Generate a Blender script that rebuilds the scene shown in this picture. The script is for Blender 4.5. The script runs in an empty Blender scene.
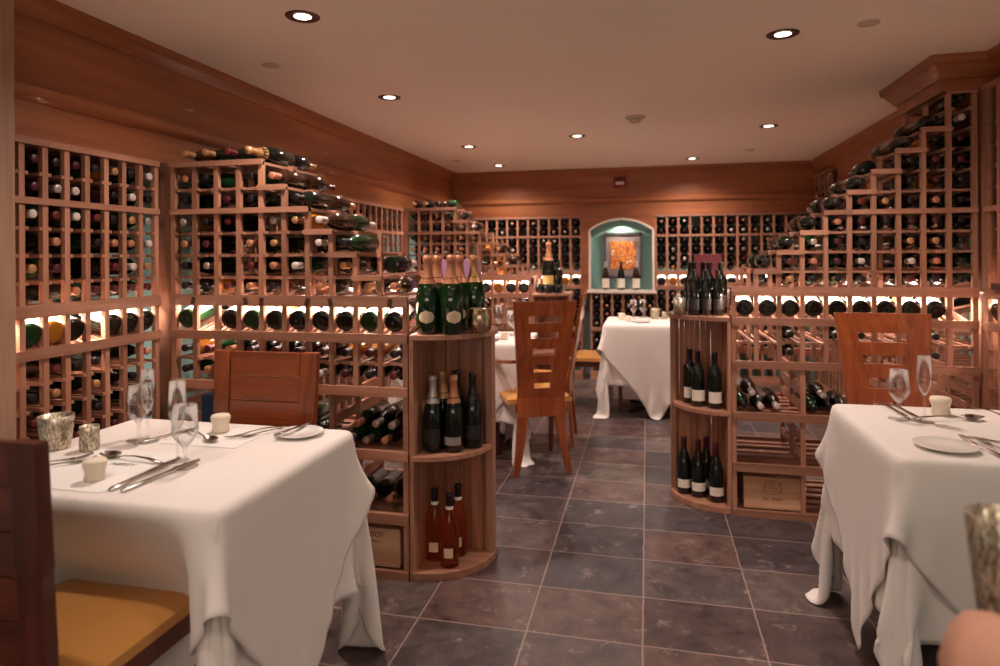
import bpy, math, random
import numpy as np
from mathutils import Vector, Matrix
random.seed(7)
PI = math.pi
scn = bpy.context.scene
col = scn.collection
H = 1.33                                     # camera height

# ------------------------------------------------------------------ materials
def lin(c):
    return tuple(((v / 255) / 12.92 if v / 255 <= .04045 else ((v / 255 + .055) / 1.055) ** 2.4) for v in c) + (1,)

def mat(name, rgb, rough=.5, metal=0, trans=0, emis=None, estr=0, ior=1.45, coat=0, spec=.5, sheen=0):
    m = bpy.data.materials.new(name); m.use_nodes = True
    b = m.node_tree.nodes['Principled BSDF']
    b.inputs['Base Color'].default_value = lin(rgb)
    b.inputs['Roughness'].default_value = rough
    b.inputs['Metallic'].default_value = metal
    b.inputs['Transmission Weight'].default_value = trans
    b.inputs['IOR'].default_value = ior
    b.inputs['Coat Weight'].default_value = coat
    b.inputs['Specular IOR Level'].default_value = spec
    b.inputs['Sheen Weight'].default_value = sheen
    if emis:
        b.inputs['Emission Color'].default_value = lin(emis)
        b.inputs['Emission Strength'].default_value = estr
    return m

def N(m, t, **kw):
    n = m.node_tree.nodes.new(t)
    for k, v in kw.items():
        setattr(n, k, v)
    return n

def wood(name, c0, c1, rough=.42, axis='z', scale=9.0, coat=.15, rnd=.25, figure=0):
    m = mat(name, c0, rough, coat=coat)
    nt = m.node_tree; L = nt.links.new; b = nt.nodes['Principled BSDF']
    tc = N(m, 'ShaderNodeTexCoord'); mp = N(m, 'ShaderNodeMapping')
    s = [scale * 3, scale * 3, scale * 3]; s['xyz'.index(axis)] = scale * .18
    mp.inputs['Scale'].default_value = s
    oi = N(m, 'ShaderNodeObjectInfo')
    add = N(m, 'ShaderNodeVectorMath', operation='ADD')
    mul = N(m, 'ShaderNodeMath', operation='MULTIPLY'); mul.inputs[1].default_value = 37.0
    L(oi.outputs['Random'], mul.inputs[0])
    L(tc.outputs['Object'], mp.inputs['Vector']); L(mp.outputs[0], add.inputs[0]); L(mul.outputs[0], add.inputs[1])
    no = N(m, 'ShaderNodeTexNoise'); no.inputs['Scale'].default_value = 1.0
    no.inputs['Detail'].default_value = 6; no.inputs['Roughness'].default_value = .6
    no.inputs['Distortion'].default_value = .6 + figure
    L(add.outputs[0], no.inputs['Vector'])
    cr = N(m, 'ShaderNodeValToRGB')
    cr.color_ramp.elements[0].position = .32; cr.color_ramp.elements[1].position = .68
    cr.color_ramp.elements[0].color = lin(c1); cr.color_ramp.elements[1].color = lin(c0)
    L(no.outputs['Fac'], cr.inputs['Fac'])
    hsv = N(m, 'ShaderNodeHueSaturation')
    mr = N(m, 'ShaderNodeMapRange'); mr.inputs['To Min'].default_value = 1 - rnd; mr.inputs['To Max'].default_value = 1 + rnd * .6
    L(oi.outputs['Random'], mr.inputs['Value']); L(mr.outputs[0], hsv.inputs['Value'])
    L(cr.outputs[0], hsv.inputs['Color']); L(hsv.outputs[0], b.inputs['Base Color'])
    bp = N(m, 'ShaderNodeBump'); bp.inputs['Strength'].default_value = .08; bp.inputs['Distance'].default_value = .003
    L(no.outputs['Fac'], bp.inputs['Height']); L(bp.outputs[0], b.inputs['Normal'])
    return m

RW = (190, 137, 111); RW2 = (150, 101, 79)
M = {}
for a in 'xyz':
    M['rack_' + a] = wood('redwood_' + a, RW, RW2, .5, a, 8)
    M['panel_' + a] = wood('panel_wood_' + a, (172, 106, 66), (138, 78, 46), .38, a, 4, rnd=.06)
    M['chair_' + a] = wood('cherry_wood_' + a, (170, 88, 44), (124, 56, 27), .28, a, 5, coat=.4, rnd=.1, figure=1.5)
    M['dark_' + a] = wood('dark_cherry_' + a, (108, 48, 30), (72, 30, 19), .3, a, 5, coat=.3, rnd=.1)
    M['pine_' + a] = wood('pine_' + a, (222, 180, 146), (200, 152, 118), .6, a, 5, coat=0, rnd=.05)
M['plank'] = wood('end_plank', (190, 128, 96), (140, 84, 60), .5, 'z', 8)
M['pillar'] = wood('pillar_wood', (176, 140, 116), (150, 112, 90), .6, 'z', 10, coat=0, rnd=.05)
M['teal'] = mat('teal_paint', (142, 182, 178), .7)
M['wall'] = mat('wall_paint', (214, 190, 165), .8)
M['ceil'] = mat('ceiling_paint', (250, 236, 222), .75)
M['white'] = mat('white_trim', (240, 228, 215), .4)
M['cream'] = mat('cream_ceramic', (238, 222, 200), .5)
M['china'] = mat('white_china', (244, 240, 235), .15, coat=.5)
M['paper'] = mat('menu_paper', (240, 236, 232), .7)
M['ink'] = mat('grey_ink', (88, 80, 80), .7)
M['brand'] = mat('burnt_mark', (92, 52, 36), .8)
M['fade'] = mat('faded_mark', (186, 136, 102), .8)
M['leather'] = mat('tan_leather', (214, 152, 82), .4, coat=.1)
M['steel'] = mat('polished_steel', (200, 195, 190), .18, metal=1)
M['black'] = mat('black_metal', (22, 20, 20), .5)
M['bronze'] = mat('bronze_trim', (90, 60, 50), .35, metal=.8)
M['capwhite'] = mat('cover_plate', (205, 185, 165), .5)
M['lamp'] = mat('lamp_glow', (255, 240, 225), .3, emis=(255, 232, 210), estr=5)
M['led'] = mat('led_glow', (255, 230, 210), .3, emis=(255, 214, 186), estr=9)
def thin_glass():
    m = mat('clear_glass', (255, 255, 255)); nt = m.node_tree; nt.nodes.remove(nt.nodes['Principled BSDF'])
    tr = N(m, 'ShaderNodeBsdfTransparent'); tr.inputs[0].default_value = (.965, .965, .965, 1)
    gl = N(m, 'ShaderNodeBsdfGlossy'); gl.inputs['Roughness'].default_value = .02; gl.inputs['Color'].default_value = (1, 1, 1, 1)
    lw = N(m, 'ShaderNodeLayerWeight'); lw.inputs[0].default_value = .27
    mr = N(m, 'ShaderNodeMapRange'); mr.inputs['To Min'].default_value = .03; mr.inputs['To Max'].default_value = .6
    mx = N(m, 'ShaderNodeMixShader'); L = nt.links.new
    L(lw.outputs['Fresnel'], mr.inputs['Value']); L(mr.outputs[0], mx.inputs[0]); L(tr.outputs[0], mx.inputs[1]); L(gl.outputs[0], mx.inputs[2])
    L(mx.outputs[0], nt.nodes['Material Output'].inputs['Surface']); return m
M['glass'] = thin_glass()
M['red'] = mat('red_plastic', (120, 26, 22), .4)
M['lens'] = mat('strobe_lens', (230, 210, 200), .2)
M['bluebox'] = mat('blue_card', (40, 66, 100), .6)
M['purple'] = mat('lilac_card', (186, 140, 178), .6)
M['magenta'] = mat('plum_card', (140, 62, 74), .6)
M['peach'] = mat('peach_linen', (208, 154, 130), .8)
M['tag'] = mat('brown_tag', (74, 40, 30), .6)
def bglass(name, rgb, rough=.12):
    return mat(name, rgb, rough, spec=.5, coat=.15)
M['g_black'] = bglass('black_green_glass', (16, 22, 17))
M['g_green'] = bglass('green_glass', (20, 52, 26))
M['g_brown'] = bglass('brown_glass', (50, 28, 18))
M['g_amber'] = bglass('golden_wine_glass', (168, 104, 30))
M['g_rose'] = mat('rose_wine_glass', (236, 150, 100), .02, trans=.96, ior=1.2)
M['g_champ'] = mat('champagne_green_glass', (14, 44, 16), .05, coat=.5)
M['lab_white'] = mat('white_label', (236, 226, 212), .6)
M['lab_cream'] = mat('cream_label', (214, 190, 158), .6)
M['lab_gold'] = mat('gold_label', (196, 158, 96), .5)
M['lab_dark'] = mat('dark_label', (42, 36, 34), .5)
M['lab_grey'] = mat('grey_label', (150, 140, 130), .5)
for n, c, me in (('red', (96, 32, 32), 0), ('gold', (190, 142, 96), .35), ('black', (26, 22, 24), 0), ('white', (206, 192, 184), 0), ('copper', (196, 132, 100), .3), ('wine', (74, 26, 36), 0), ('silver', (190, 180, 176), .6)):
    M['f_' + n] = mat('foil_' + n, c, .35, metal=me)

# linen
def linen():
    m = mat('white_linen', (236, 227, 221), .85, sheen=.2)
    nt = m.node_tree; b = nt.nodes['Principled BSDF']
    tc = N(m, 'ShaderNodeTexCoord'); no = N(m, 'ShaderNodeTexNoise')
    no.inputs['Scale'].default_value = 5; no.inputs['Detail'].default_value = 5
    bp = N(m, 'ShaderNodeBump'); bp.inputs['Strength'].default_value = .12; bp.inputs['Distance'].default_value = .02
    nt.links.new(tc.outputs['Object'], no.inputs['Vector']); nt.links.new(no.outputs['Fac'], bp.inputs['Height'])
    nt.links.new(bp.outputs[0], b.inputs['Normal'])
    return m
M['linen'] = linen()

# mercury glass
def mercury():
    m = mat('mercury_glass', (190, 175, 150), .38, metal=.6)
    nt = m.node_tree; b = nt.nodes['Principled BSDF']
    tc = N(m, 'ShaderNodeTexCoord'); no = N(m, 'ShaderNodeTexNoise')
    no.inputs['Scale'].default_value = 260; no.inputs['Detail'].default_value = 4
    cr = N(m, 'ShaderNodeValToRGB'); cr.color_ramp.elements[0].position = .42; cr.color_ramp.elements[1].position = .6
    cr.color_ramp.elements[0].color = lin((140, 122, 100)); cr.color_ramp.elements[1].color = lin((225, 214, 190))
    mp = N(m, 'ShaderNodeMapping'); mp.inputs['Scale'].default_value = (1, 1, .28)
    nt.links.new(tc.outputs['Object'], mp.inputs['Vector']); nt.links.new(mp.outputs[0], no.inputs['Vector']); nt.links.new(no.outputs['Fac'], cr.inputs['Fac'])
    nt.links.new(cr.outputs[0], b.inputs['Base Color'])
    return m
M['mercury'] = mercury()

# slate floor
def slate():
    m = mat('slate_tiles', (90, 80, 80), .38)
    nt = m.node_tree; L = nt.links.new; b = nt.nodes['Principled BSDF']
    ge = N(m, 'ShaderNodeNewGeometry'); sx = N(m, 'ShaderNodeSeparateXYZ'); L(ge.outputs['Position'], sx.inputs[0])
    wob = N(m, 'ShaderNodeTexNoise'); wob.inputs['Scale'].default_value = 14; L(ge.outputs['Position'], wob.inputs['Vector'])
    def math_(op, a, bb=None, c=None):
        n = N(m, 'ShaderNodeMath', operation=op)
        for i, v in enumerate((a, bb, c)):
            if v is None: continue
            if isinstance(v, (int, float)): n.inputs[i].default_value = v
            else: L(v, n.inputs[i])
        return n.outputs[0]
    w = math_('MULTIPLY', math_('SUBTRACT', wob.outputs['Fac'], .5), .006)
    def axis(o, off, pitch):
        t = math_('DIVIDE', math_('SUBTRACT', math_('ADD', o, w), off), pitch)
        f = math_('FRACT', t); e = math_('MULTIPLY', math_('MINIMUM', f, math_('SUBTRACT', 1.0, f)), pitch)
        return math_('FLOOR', t), e
    ix, ex = axis(sx.outputs[0], -.022, .403); iy, ey = axis(sx.outputs[1], 2.254, .3205)
    e = math_('MINIMUM', ex, ey)
    cm = N(m, 'ShaderNodeCombineXYZ'); L(ix, cm.inputs[0]); L(iy, cm.inputs[1])
    wn = N(m, 'ShaderNodeTexWhiteNoise', noise_dimensions='3D'); L(cm.outputs[0], wn.inputs['Vector'])
    cr = N(m, 'ShaderNodeValToRGB'); cr.color_ramp.interpolation = 'CONSTANT'
    cols = [(92, 80, 78), (76, 70, 74), (98, 80, 76), (86, 78, 78), (80, 67, 66), (98, 88, 84), (68, 63, 68), (92, 76, 73)]
    els = cr.color_ramp.elements
    els[0].color = lin(cols[0]); els[1].position = 1 / 8; els[1].color = lin(cols[1])
    for i in range(2, 8):
        el = els.new(i / 8); el.color = lin(cols[i])
    L(wn.outputs['Value'], cr.inputs['Fac'])
    n1 = N(m, 'ShaderNodeTexNoise'); n1.inputs['Scale'].default_value = 9; n1.inputs['Detail'].default_value = 12; n1.inputs['Roughness'].default_value = .68; n1.inputs['Distortion'].default_value = .5
    va = N(m, 'ShaderNodeVectorMath', operation='MULTIPLY_ADD'); va.inputs[1].default_value = (3.7, 5.1, 0)
    L(cm.outputs[0], va.inputs[0]); L(ge.outputs['Position'], va.inputs[2]); L(va.outputs[0], n1.inputs['Vector'])
    cr2 = N(m, 'ShaderNodeValToRGB'); cr2.color_ramp.elements[0].position = .3; cr2.color_ramp.elements[1].position = .72
    cr2.color_ramp.elements[0].color = (.38, .36, .39, 1); cr2.color_ramp.elements[1].color = (1.6, 1.42, 1.34, 1)
    L(n1.outputs['Fac'], cr2.inputs['Fac'])
    mx = N(m, 'ShaderNodeMix', data_type='RGBA', blend_type='MULTIPLY'); mx.inputs['Factor'].default_value = 1
    L(cr.outputs[0], mx.inputs['A']); L(cr2.outputs[0], mx.inputs['B'])
    # pale mineral scuffs
    n2 = N(m, 'ShaderNodeTexNoise'); n2.inputs['Scale'].default_value = 9; n2.inputs['Detail'].default_value = 10; n2.inputs['Roughness'].default_value = .75
    L(ge.outputs['Position'], n2.inputs['Vector'])
    sc = N(m, 'ShaderNodeMapRange'); sc.inputs['From Min'].default_value = .57; sc.inputs['From Max'].default_value = .72; sc.inputs['To Max'].default_value = .6
    L(n2.outputs['Fac'], sc.inputs['Value'])
    mx2 = N(m, 'ShaderNodeMix', data_type='RGBA'); L(sc.outputs[0], mx2.inputs['Factor']); L(mx.outputs['Result'], mx2.inputs['A']); mx2.inputs['B'].default_value = lin((190, 172, 164))
    gr = N(m, 'ShaderNodeMapRange'); gr.inputs['From Min'].default_value = .0022; gr.inputs['From Max'].default_value = .004; gr.inputs['To Min'].default_value = .62; gr.inputs['To Max'].default_value = 0
    L(e, gr.inputs['Value'])
    mx3 = N(m, 'ShaderNodeMix', data_type='RGBA'); L(gr.outputs[0], mx3.inputs['Factor']); L(mx2.outputs['Result'], mx3.inputs['A']); mx3.inputs['B'].default_value = lin((176, 150, 138))
    L(mx3.outputs['Result'], b.inputs['Base Color'])
    rr = N(m, 'ShaderNodeMapRange'); rr.inputs['To Min'].default_value = .26; rr.inputs['To Max'].default_value = .55
    L(n1.outputs['Fac'], rr.inputs['Value']); L(rr.outputs[0], b.inputs['Roughness'])
    bp = N(m, 'ShaderNodeBump'); bp.inputs['Strength'].default_value = .35; bp.inputs['Distance'].default_value = .01
    L(n1.outputs['Fac'], bp.inputs['Height']); L(bp.outputs[0], b.inputs['Normal'])
    return m
M['slate'] = slate()

# ------------------------------------------------------------------ mesh helpers
class MB:
    def __init__(s): s.v = []; s.f = []; s.m = []; s.sm = []
    def add(s, vs, fs, mi=0, smooth=False, T=None):
        o = len(s.v)
        s.v += [tuple(T @ Vector(p)) if T else tuple(p) for p in vs]
        s.f += [tuple(i + o for i in f) for f in fs]; s.m += [mi] * len(fs); s.sm += [smooth] * len(fs)
        return s
    def box(s, x0, x1, y0, y1, z0, z1, mi=0, T=None):
        x0, x1 = min(x0, x1), max(x0, x1); y0, y1 = min(y0, y1), max(y0, y1); z0, z1 = min(z0, z1), max(z0, z1)
        v = [(x, y, z) for z in (z0, z1) for y in (y0, y1) for x in (x0, x1)]
        return s.add(v, [(0, 2, 3, 1), (4, 5, 7, 6), (0, 1, 5, 4), (2, 6, 7, 3), (0, 4, 6, 2), (1, 3, 7, 5)], mi, False, T)
    def hexa(s, v, mi=0):          # 8 corners: bottom loop ccw, top loop ccw
        return s.add(v, [(3, 2, 1, 0), (4, 5, 6, 7), (0, 1, 5, 4), (1, 2, 6, 5), (2, 3, 7, 6), (3, 0, 4, 7)], mi)
    def bar(s, p, q, w, h, mi=0, up=(0, 0, 1)):
        p = Vector(p); q = Vector(q); d = (q - p).normalized(); a = d.cross(Vector(up))
        a = a.normalized() if a.length > 1e-5 else Vector((1, 0, 0)); b = a.cross(d)
        a *= w / 2; b *= h / 2
        return s.hexa([p - a - b, p + a - b, q + a - b, q - a - b, p - a + b, p + a + b, q + a + b, q - a + b], mi)
    def lathe(s, prof, n=24, mi=0, T=None, closed=False, rib=None):
        vs = []; fs = []; k = len(prof)
        for i in range(n):
            a = 2 * PI * i / n; c, sn = math.cos(a), math.sin(a)
            for j, (r, z) in enumerate(prof):
                rr = r * (rib(a, j, z) if rib else 1)
                vs.append((rr * c, rr * sn, z))
        for i in range(n):
            i2 = (i + 1) % n
            for j in range(k - 1):
                a, b, c_, d = i * k + j, i2 * k + j, i2 * k + j + 1, i * k + j + 1
                if prof[j][0] < 1e-6: fs.append((a, c_, d))
                elif prof[j + 1][0] < 1e-6: fs.append((a, b, d))
                else: fs.append((a, b, c_, d))
            if closed: fs.append((i * k + k - 1, i2 * k + k - 1, i2 * k, i * k))
        return s.add(vs, fs, mi, True, T)
    def tube(s, pts, r, n=8, mi=0):
        pts = [Vector(p) for p in pts]; rs = r if isinstance(r, (list, tuple)) else [r] * len(pts)
        vs = []; fs = []
        for i, p in enumerate(pts):
            d = (pts[min(i + 1, len(pts) - 1)] - pts[max(i - 1, 0)]).normalized()
            a = d.cross(Vector((0, 0, 1)));
            if a.length < 1e-3: a = d.cross(Vector((0, 1, 0)))
            a.normalize(); b = a.cross(d)
            for k in range(n):
                t = 2 * PI * k / n
                vs.append(p + a * (rs[i] * math.cos(t)) + b * (rs[i] * math.sin(t)))
        for i in range(len(pts) - 1):
            for k in range(n):
                k2 = (k + 1) % n
                fs.append((i * n + k, i * n + k2, (i + 1) * n + k2, (i + 1) * n + k))
        fs.append(tuple(range(n - 1, -1, -1))); fs.append(tuple(range((len(pts) - 1) * n, len(pts) * n)))
        return s.add(vs, fs, mi, True)
    def prism(s, poly, z0, z1, mi=0, T=None):    # poly (x,y) ccw
        n = len(poly)
        v = [(x, y, z0) for x, y in poly] + [(x, y, z1) for x, y in poly]
        f = [tuple(range(n - 1, -1, -1)), tuple(range(n, 2 * n))] + [(i, (i + 1) % n, n + (i + 1) % n, n + i) for i in range(n)]
        return s.add(v, f, mi, False, T)
    def mesh(s, name, mats):
        me = bpy.data.meshes.new(name); me.from_pydata(s.v, [], s.f)
        for m in (mats if isinstance(mats, (list, tuple)) else [mats]): me.materials.append(M[m] if isinstance(m, str) else m)
        me.polygons.foreach_set('material_index', s.m); me.polygons.foreach_set('use_smooth', s.sm)
        me.update(); return me
    def build(s, name, mats, parent=None, bevel=0):
        o = bpy.data.objects.new(name, s.mesh(name, mats)); col.objects.link(o)
        if parent: o.parent = parent
        if bevel:
            b = o.modifiers.new('bevel', 'BEVEL'); b.width = bevel; b.segments = 2; b.limit_method = 'ANGLE'
        return o

def tag(o, label=None, cat=None, group=None, kind=None):
    if label: o['label'] = label
    if cat: o['category'] = cat
    if group: o['group'] = group
    if kind: o['kind'] = kind
    return o
def empty(name, loc=(0, 0, 0), rz=0, label=None, cat=None, group=None):
    o = bpy.data.objects.new(name, None); col.objects.link(o); o.empty_display_size = .05
    o.location = loc; o.rotation_euler = (0, 0, rz)
    return tag(o, label, cat, group)
def struct(o): o['kind'] = 'structure'; return o
KIDS = {}
def copy_tree(o, parent=None):
    c = o.copy(); col.objects.link(c); c.parent = parent
    for ch in [x for x in o.children]: copy_tree(ch, c)
    return c
def obj_of(me, name, loc=(0, 0, 0), rot=(0, 0, 0), parent=None):
    o = bpy.data.objects.new(name, me); col.objects.link(o); o.location = loc; o.rotation_euler = rot
    if parent: o.parent = parent
    return o

# ------------------------------------------------------------------ room shell
ZC = 2.26; RTOP = 1.76
XL, XR, YB = -2.11, 1.6, 7.0
def sbox(name, x0, x1, y0, y1, z0, z1, m):
    return struct(MB().box(x0, x1, y0, y1, z0, z1).build(name, m))
sbox('floor', -2.6, 2.1, -2.5, 7.5, -.1, 0, 'slate')
sbox('ceiling', -2.6, 2.1, -2.5, 7.5, ZC, ZC + .1, 'ceil')
sbox('wall_left', -2.6, -2.45, -2.5, 7.5, 0, ZC, 'teal')
sbox('wall_right', 1.93, 2.1, -2.5, 7.5, 0, ZC, 'teal')
sbox('wall_back', -2.45, 1.93, 7.34, 7.5, 0, ZC, 'teal')
sbox('wall_front', -2.45, 1.93, -2.5, -2.35, 0, ZC, 'wall')
def added_front_window():  # unseen window, added with its area lamp to brighten the ceiling
    b = MB()
    for x in (-1.6, -.55, .5, 1.52): b.box(x, x + .08, -2.35, -2.31, .75, 2.1)
    b.box(-1.6, 1.6, -2.35, -2.31, .70, .78).box(-1.6, 1.6, -2.35, -2.31, 2.05, 2.13)
    struct(b.build('added_window_1', 'white'))
    l = bpy.data.lights.new('added_fill_light', 'AREA'); l.shape = 'RECTANGLE'; l.size = 3.0; l.size_y = 1.1; l.energy = 34; l.color = (1, .84, .72)  # added soft fill, tilted up towards the ceiling
    o = bpy.data.objects.new('added_fill_light', l); col.objects.link(o); o.location = (0, -2.28, 1.45)
    o.rotation_euler = (PI / 2 + .75, 0, 0)
added_front_window()

def sweep(name, prof, p0, p1, out, m, cap=True):
    """profile points (distance out of the wall, z) swept along a straight line"""
    p0 = Vector(p0); p1 = Vector(p1); out = Vector(out); n = len(prof)
    vs = [tuple(p + out * a)[:2] + (z,) for p in (p0, p1) for a, z in prof]
    fs = [(i, (i + 1) % n, n + (i + 1) % n, n + i) for i in range(n)] + [tuple(range(n - 1, -1, -1)), tuple(range(n, 2 * n))]
    return MB().add(vs, fs).build(name, m)
BK = -.30
soff = [(BK, RTOP), (0, RTOP), (0, 1.885), (.010, 1.89), (.024, 1.902), (.03, 1.912), (.03, 1.938), (.022, 1.95), (0, 1.954), (0, 2.185), (.012, 2.19), (.018, 2.2), (.04, 2.225), (.056, 2.235), (.06, ZC), (BK, ZC)]
# left soffit: from the pillar to the back wall
struct(sweep('trim_1', soff, (XL - .02, -2.3), (XL - .02, 7.0), (1, 0), 'panel_y'))
struct(sweep('trim_2', soff, (-2.13, YB), (XR + .1, YB), (0, -1), 'panel_x'))
# right side crown and fascia above 2.1
crown_r = [(BK, 2.10), (.0, 2.10), (0, 2.155), (.012, 2.16), (.02, 2.175), (.05, 2.215), (.066, 2.225), (.07, ZC), (BK, ZC)]
struct(sweep('trim_3', crown_r, (XR + .06, 4.0), (XR + .06, 7.0), (-1, 0), 'panel_y'))
struct(sweep('trim_4', crown_r, (1.60, .6), (1.60, 3.6), (-1, 0), 'panel_y'))
# crown box around the tall end of the right stepped rack (sides meet the ceiling)
def crown_box():
    x0, x1, y0, y1 = 1.375, 1.62, 3.47, 4.04
    prof = [(0, 2.10), (0, 2.155), (.012, 2.16), (.02, 2.175), (.05, 2.215), (.066, 2.225), (.07, ZC)]
    b = MB(); rings = []
    for a, z in prof:
        rings.append([(x1, y0 - a, z), (x0 - a, y0 - a, z), (x0 - a, y1 + a, z), (x1, y1 + a, z)])
    vs = [p for r in rings for p in r]; fs = []
    for j in range(len(prof) - 1):
        for i in range(4):
            i2 = (i + 1) % 4; fs.append((j * 4 + i2, j * 4 + i, (j + 1) * 4 + i, (j + 1) * 4 + i2))
    fs += [(0, 1, 2, 3), tuple((len(prof) - 1) * 4 + i for i in (3, 2, 1, 0))]
    return struct(b.add(vs, fs).build('trim_5', 'panel_x'))
crown_box()
# plain upper panel on the right wall between the two small lattices
sbox('trim_6', XR + .05, XR + .3, 4.62, 6.25, 1.79, 2.1, 'panel_y')
# lower back-wall fascia is inside trim_2; corner stiles
sbox('trim_7', -2.17, -2.09, 2.515, 2.575, 0, RTOP, 'rack_z')
sbox('trim_8', 1.545, 1.62, 3.46, 3.53, 0, 2.1, 'rack_z')
sbox('trim_9', -2.32, -2.0, 1.6, 1.70, 0, ZC, 'pillar')
sbox('trim_10', -2.13, -2.07, 5.40, 5.46, 0, RTOP, 'rack_z')

# ------------------------------------------------------------------ bottles
PROF = {
 'claret': [(0, .006), (.030, 0), (.0368, .004), (.0368, .185), (.034, .202), (.022, .220), (.0152, .232), (.0138, .250), (.0134, .287), (.0152, .289), (.0152, .298), (.0125, .300), (0, .300)],
 'burgundy': [(0, .006), (.032, 0), (.0395, .005), (.0395, .140), (.037, .165), (.029, .195), (.019, .222), (.0148, .240), (.0138, .287), (.0152, .289), (.0152, .298), (.012, .300), (0, .300)],
 'champagne': [(0, .006), (.036, 0), (.0435, .006), (.0435, .145), (.041, .175), (.031, .210), (.019, .245), (.0155, .262), (.0148, .300), (.0172, .302), (.0172, .312), (.015, .322), (0, .324)],
}
FOIL = {
 'claret': [(.0146, .236), (.0144, .287), (.0160, .2885), (.0160, .2995), (.013, .3015), (0, .3015)],
 'burgundy': [(.0153, .240), (.0146, .287), (.0160, .2885), (.0160, .2995), (.013, .3015), (0, .3015)],
 'champagne': [(.0325, .208), (.0235, .232), (.0172, .258), (.0158, .297), (.0182, .300), (.0186, .314), (.0160, .3245), (0, .3265)],
}
_mc = {}
def bmesh_(kind, n=18):
    k = ('b', kind, n)
    if k not in _mc: _mc[k] = MB().lathe(PROF[kind], n)
    return _mc[k]
_m2 = {}
def cached(key, fn):
    if key not in _m2: _m2[key] = fn()
    return _m2[key]
def body_me(kind, g, n=18): return cached(('body', kind, g, n), lambda: MB().lathe(PROF[kind], n).mesh('bottle', g))
def foil_me(kind, f, n=14): return cached(('foil', kind, f, n), lambda: MB().lathe(FOIL[kind], n).mesh('foil', f))
def label_me(r, z0, z1, lab, ang=2.3, oval=False, n=14):
    def mk():
        vs = []; fs = []; rows = 8 if oval else 1
        for i in range(rows + 1):
            z = z0 + (z1 - z0) * i / rows; t = 2 * i / rows - 1
            w = math.sqrt(max(0, 1 - t * t)) if oval else 1
            for j in range(n + 1):
                a = -PI / 2 + (j / n - .5) * ang * w
                vs.append((r * math.cos(a), r * math.sin(a), z))
        for i in range(rows):
            for j in range(n):
                a = i * (n + 1) + j; fs.append((a, a + 1, a + n + 2, a + n + 1))
        return MB().add(vs, fs, 0, True).mesh('label', lab)
    return cached(('lab', r, z0, z1, lab, ang, oval), mk)
GL = {'g_black': 'black', 'g_green': 'green', 'g_brown': 'brown', 'g_amber': 'golden'}
FL = {'f_red': 'red', 'f_gold': 'gold', 'f_black': 'black', 'f_white': 'white', 'f_copper': 'copper', 'f_wine': 'wine-red', 'f_silver': 'silver'}
ORD = ['lowest', 'second', 'third', 'fourth', 'fifth', 'sixth', 'seventh', 'eighth', 'ninth', 'tenth', 'eleventh', 'twelfth', 'thirteenth', 'fourteenth', 'fifteenth', 'sixteenth']
COLN = ['first'] + ORD[1:] + ['seventeenth', 'eighteenth', 'nineteenth', 'twentieth', 'twenty-first', 'twenty-second', 'twenty-third', 'twenty-fourth', 'twenty-fifth', 'twenty-sixth', 'twenty-seventh', 'twenty-eighth', 'twenty-ninth', 'thirtieth', 'thirty-first', 'thirty-second', 'thirty-third']
LYING = []      # (priority, matrix, kind, glass, foil, label material or None, label text, group)
def lay(T, kind, glass, foil, lab, text, group, pri):
    LYING.append((pri, T, kind, glass, foil, lab, text, group))
def pick(seed):
    r = random.Random(seed)
    g = r.choices(['g_black', 'g_green', 'g_brown', 'g_amber'], [66, 14, 17, 3])[0]
    f = r.choices(list(FL), [10, 10, 34, 10, 12, 16, 8])[0]
    k = r.choices(['claret', 'burgundy'], [60, 40])[0]
    return k, g, f
NECK_OUT = Matrix.Rotation(PI / 2, 4, 'X')              # +z -> -y
def rackbottle(W, x, y, z, front, seed, text, group, pri, glass=None, foil=None, kind=None, tilt=0, butt=False, lab=None):
    k, g, f = pick(seed)
    k = kind or k; g = glass or g; f = foil or f
    rr = random.Random(seed + 9)
    if butt:      # bottom end at the front, neck rising to the rear
        T = Matrix.Translation((x, y, z)) @ Matrix.Rotation(-PI / 2 + tilt, 4, 'X') @ Matrix.Scale(1.1, 4)
    elif front:
        T = Matrix.Translation((x, y + .302, z)) @ NECK_OUT @ Matrix.Rotation(rr.uniform(-.5, .5), 4, 'Z')
    else:
        T = Matrix.Translation((x, y - .302, z)) @ Matrix.Rotation(-PI / 2, 4, 'X')
    lay(W @ T, k, g, f, lab, text, group, pri)

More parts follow.
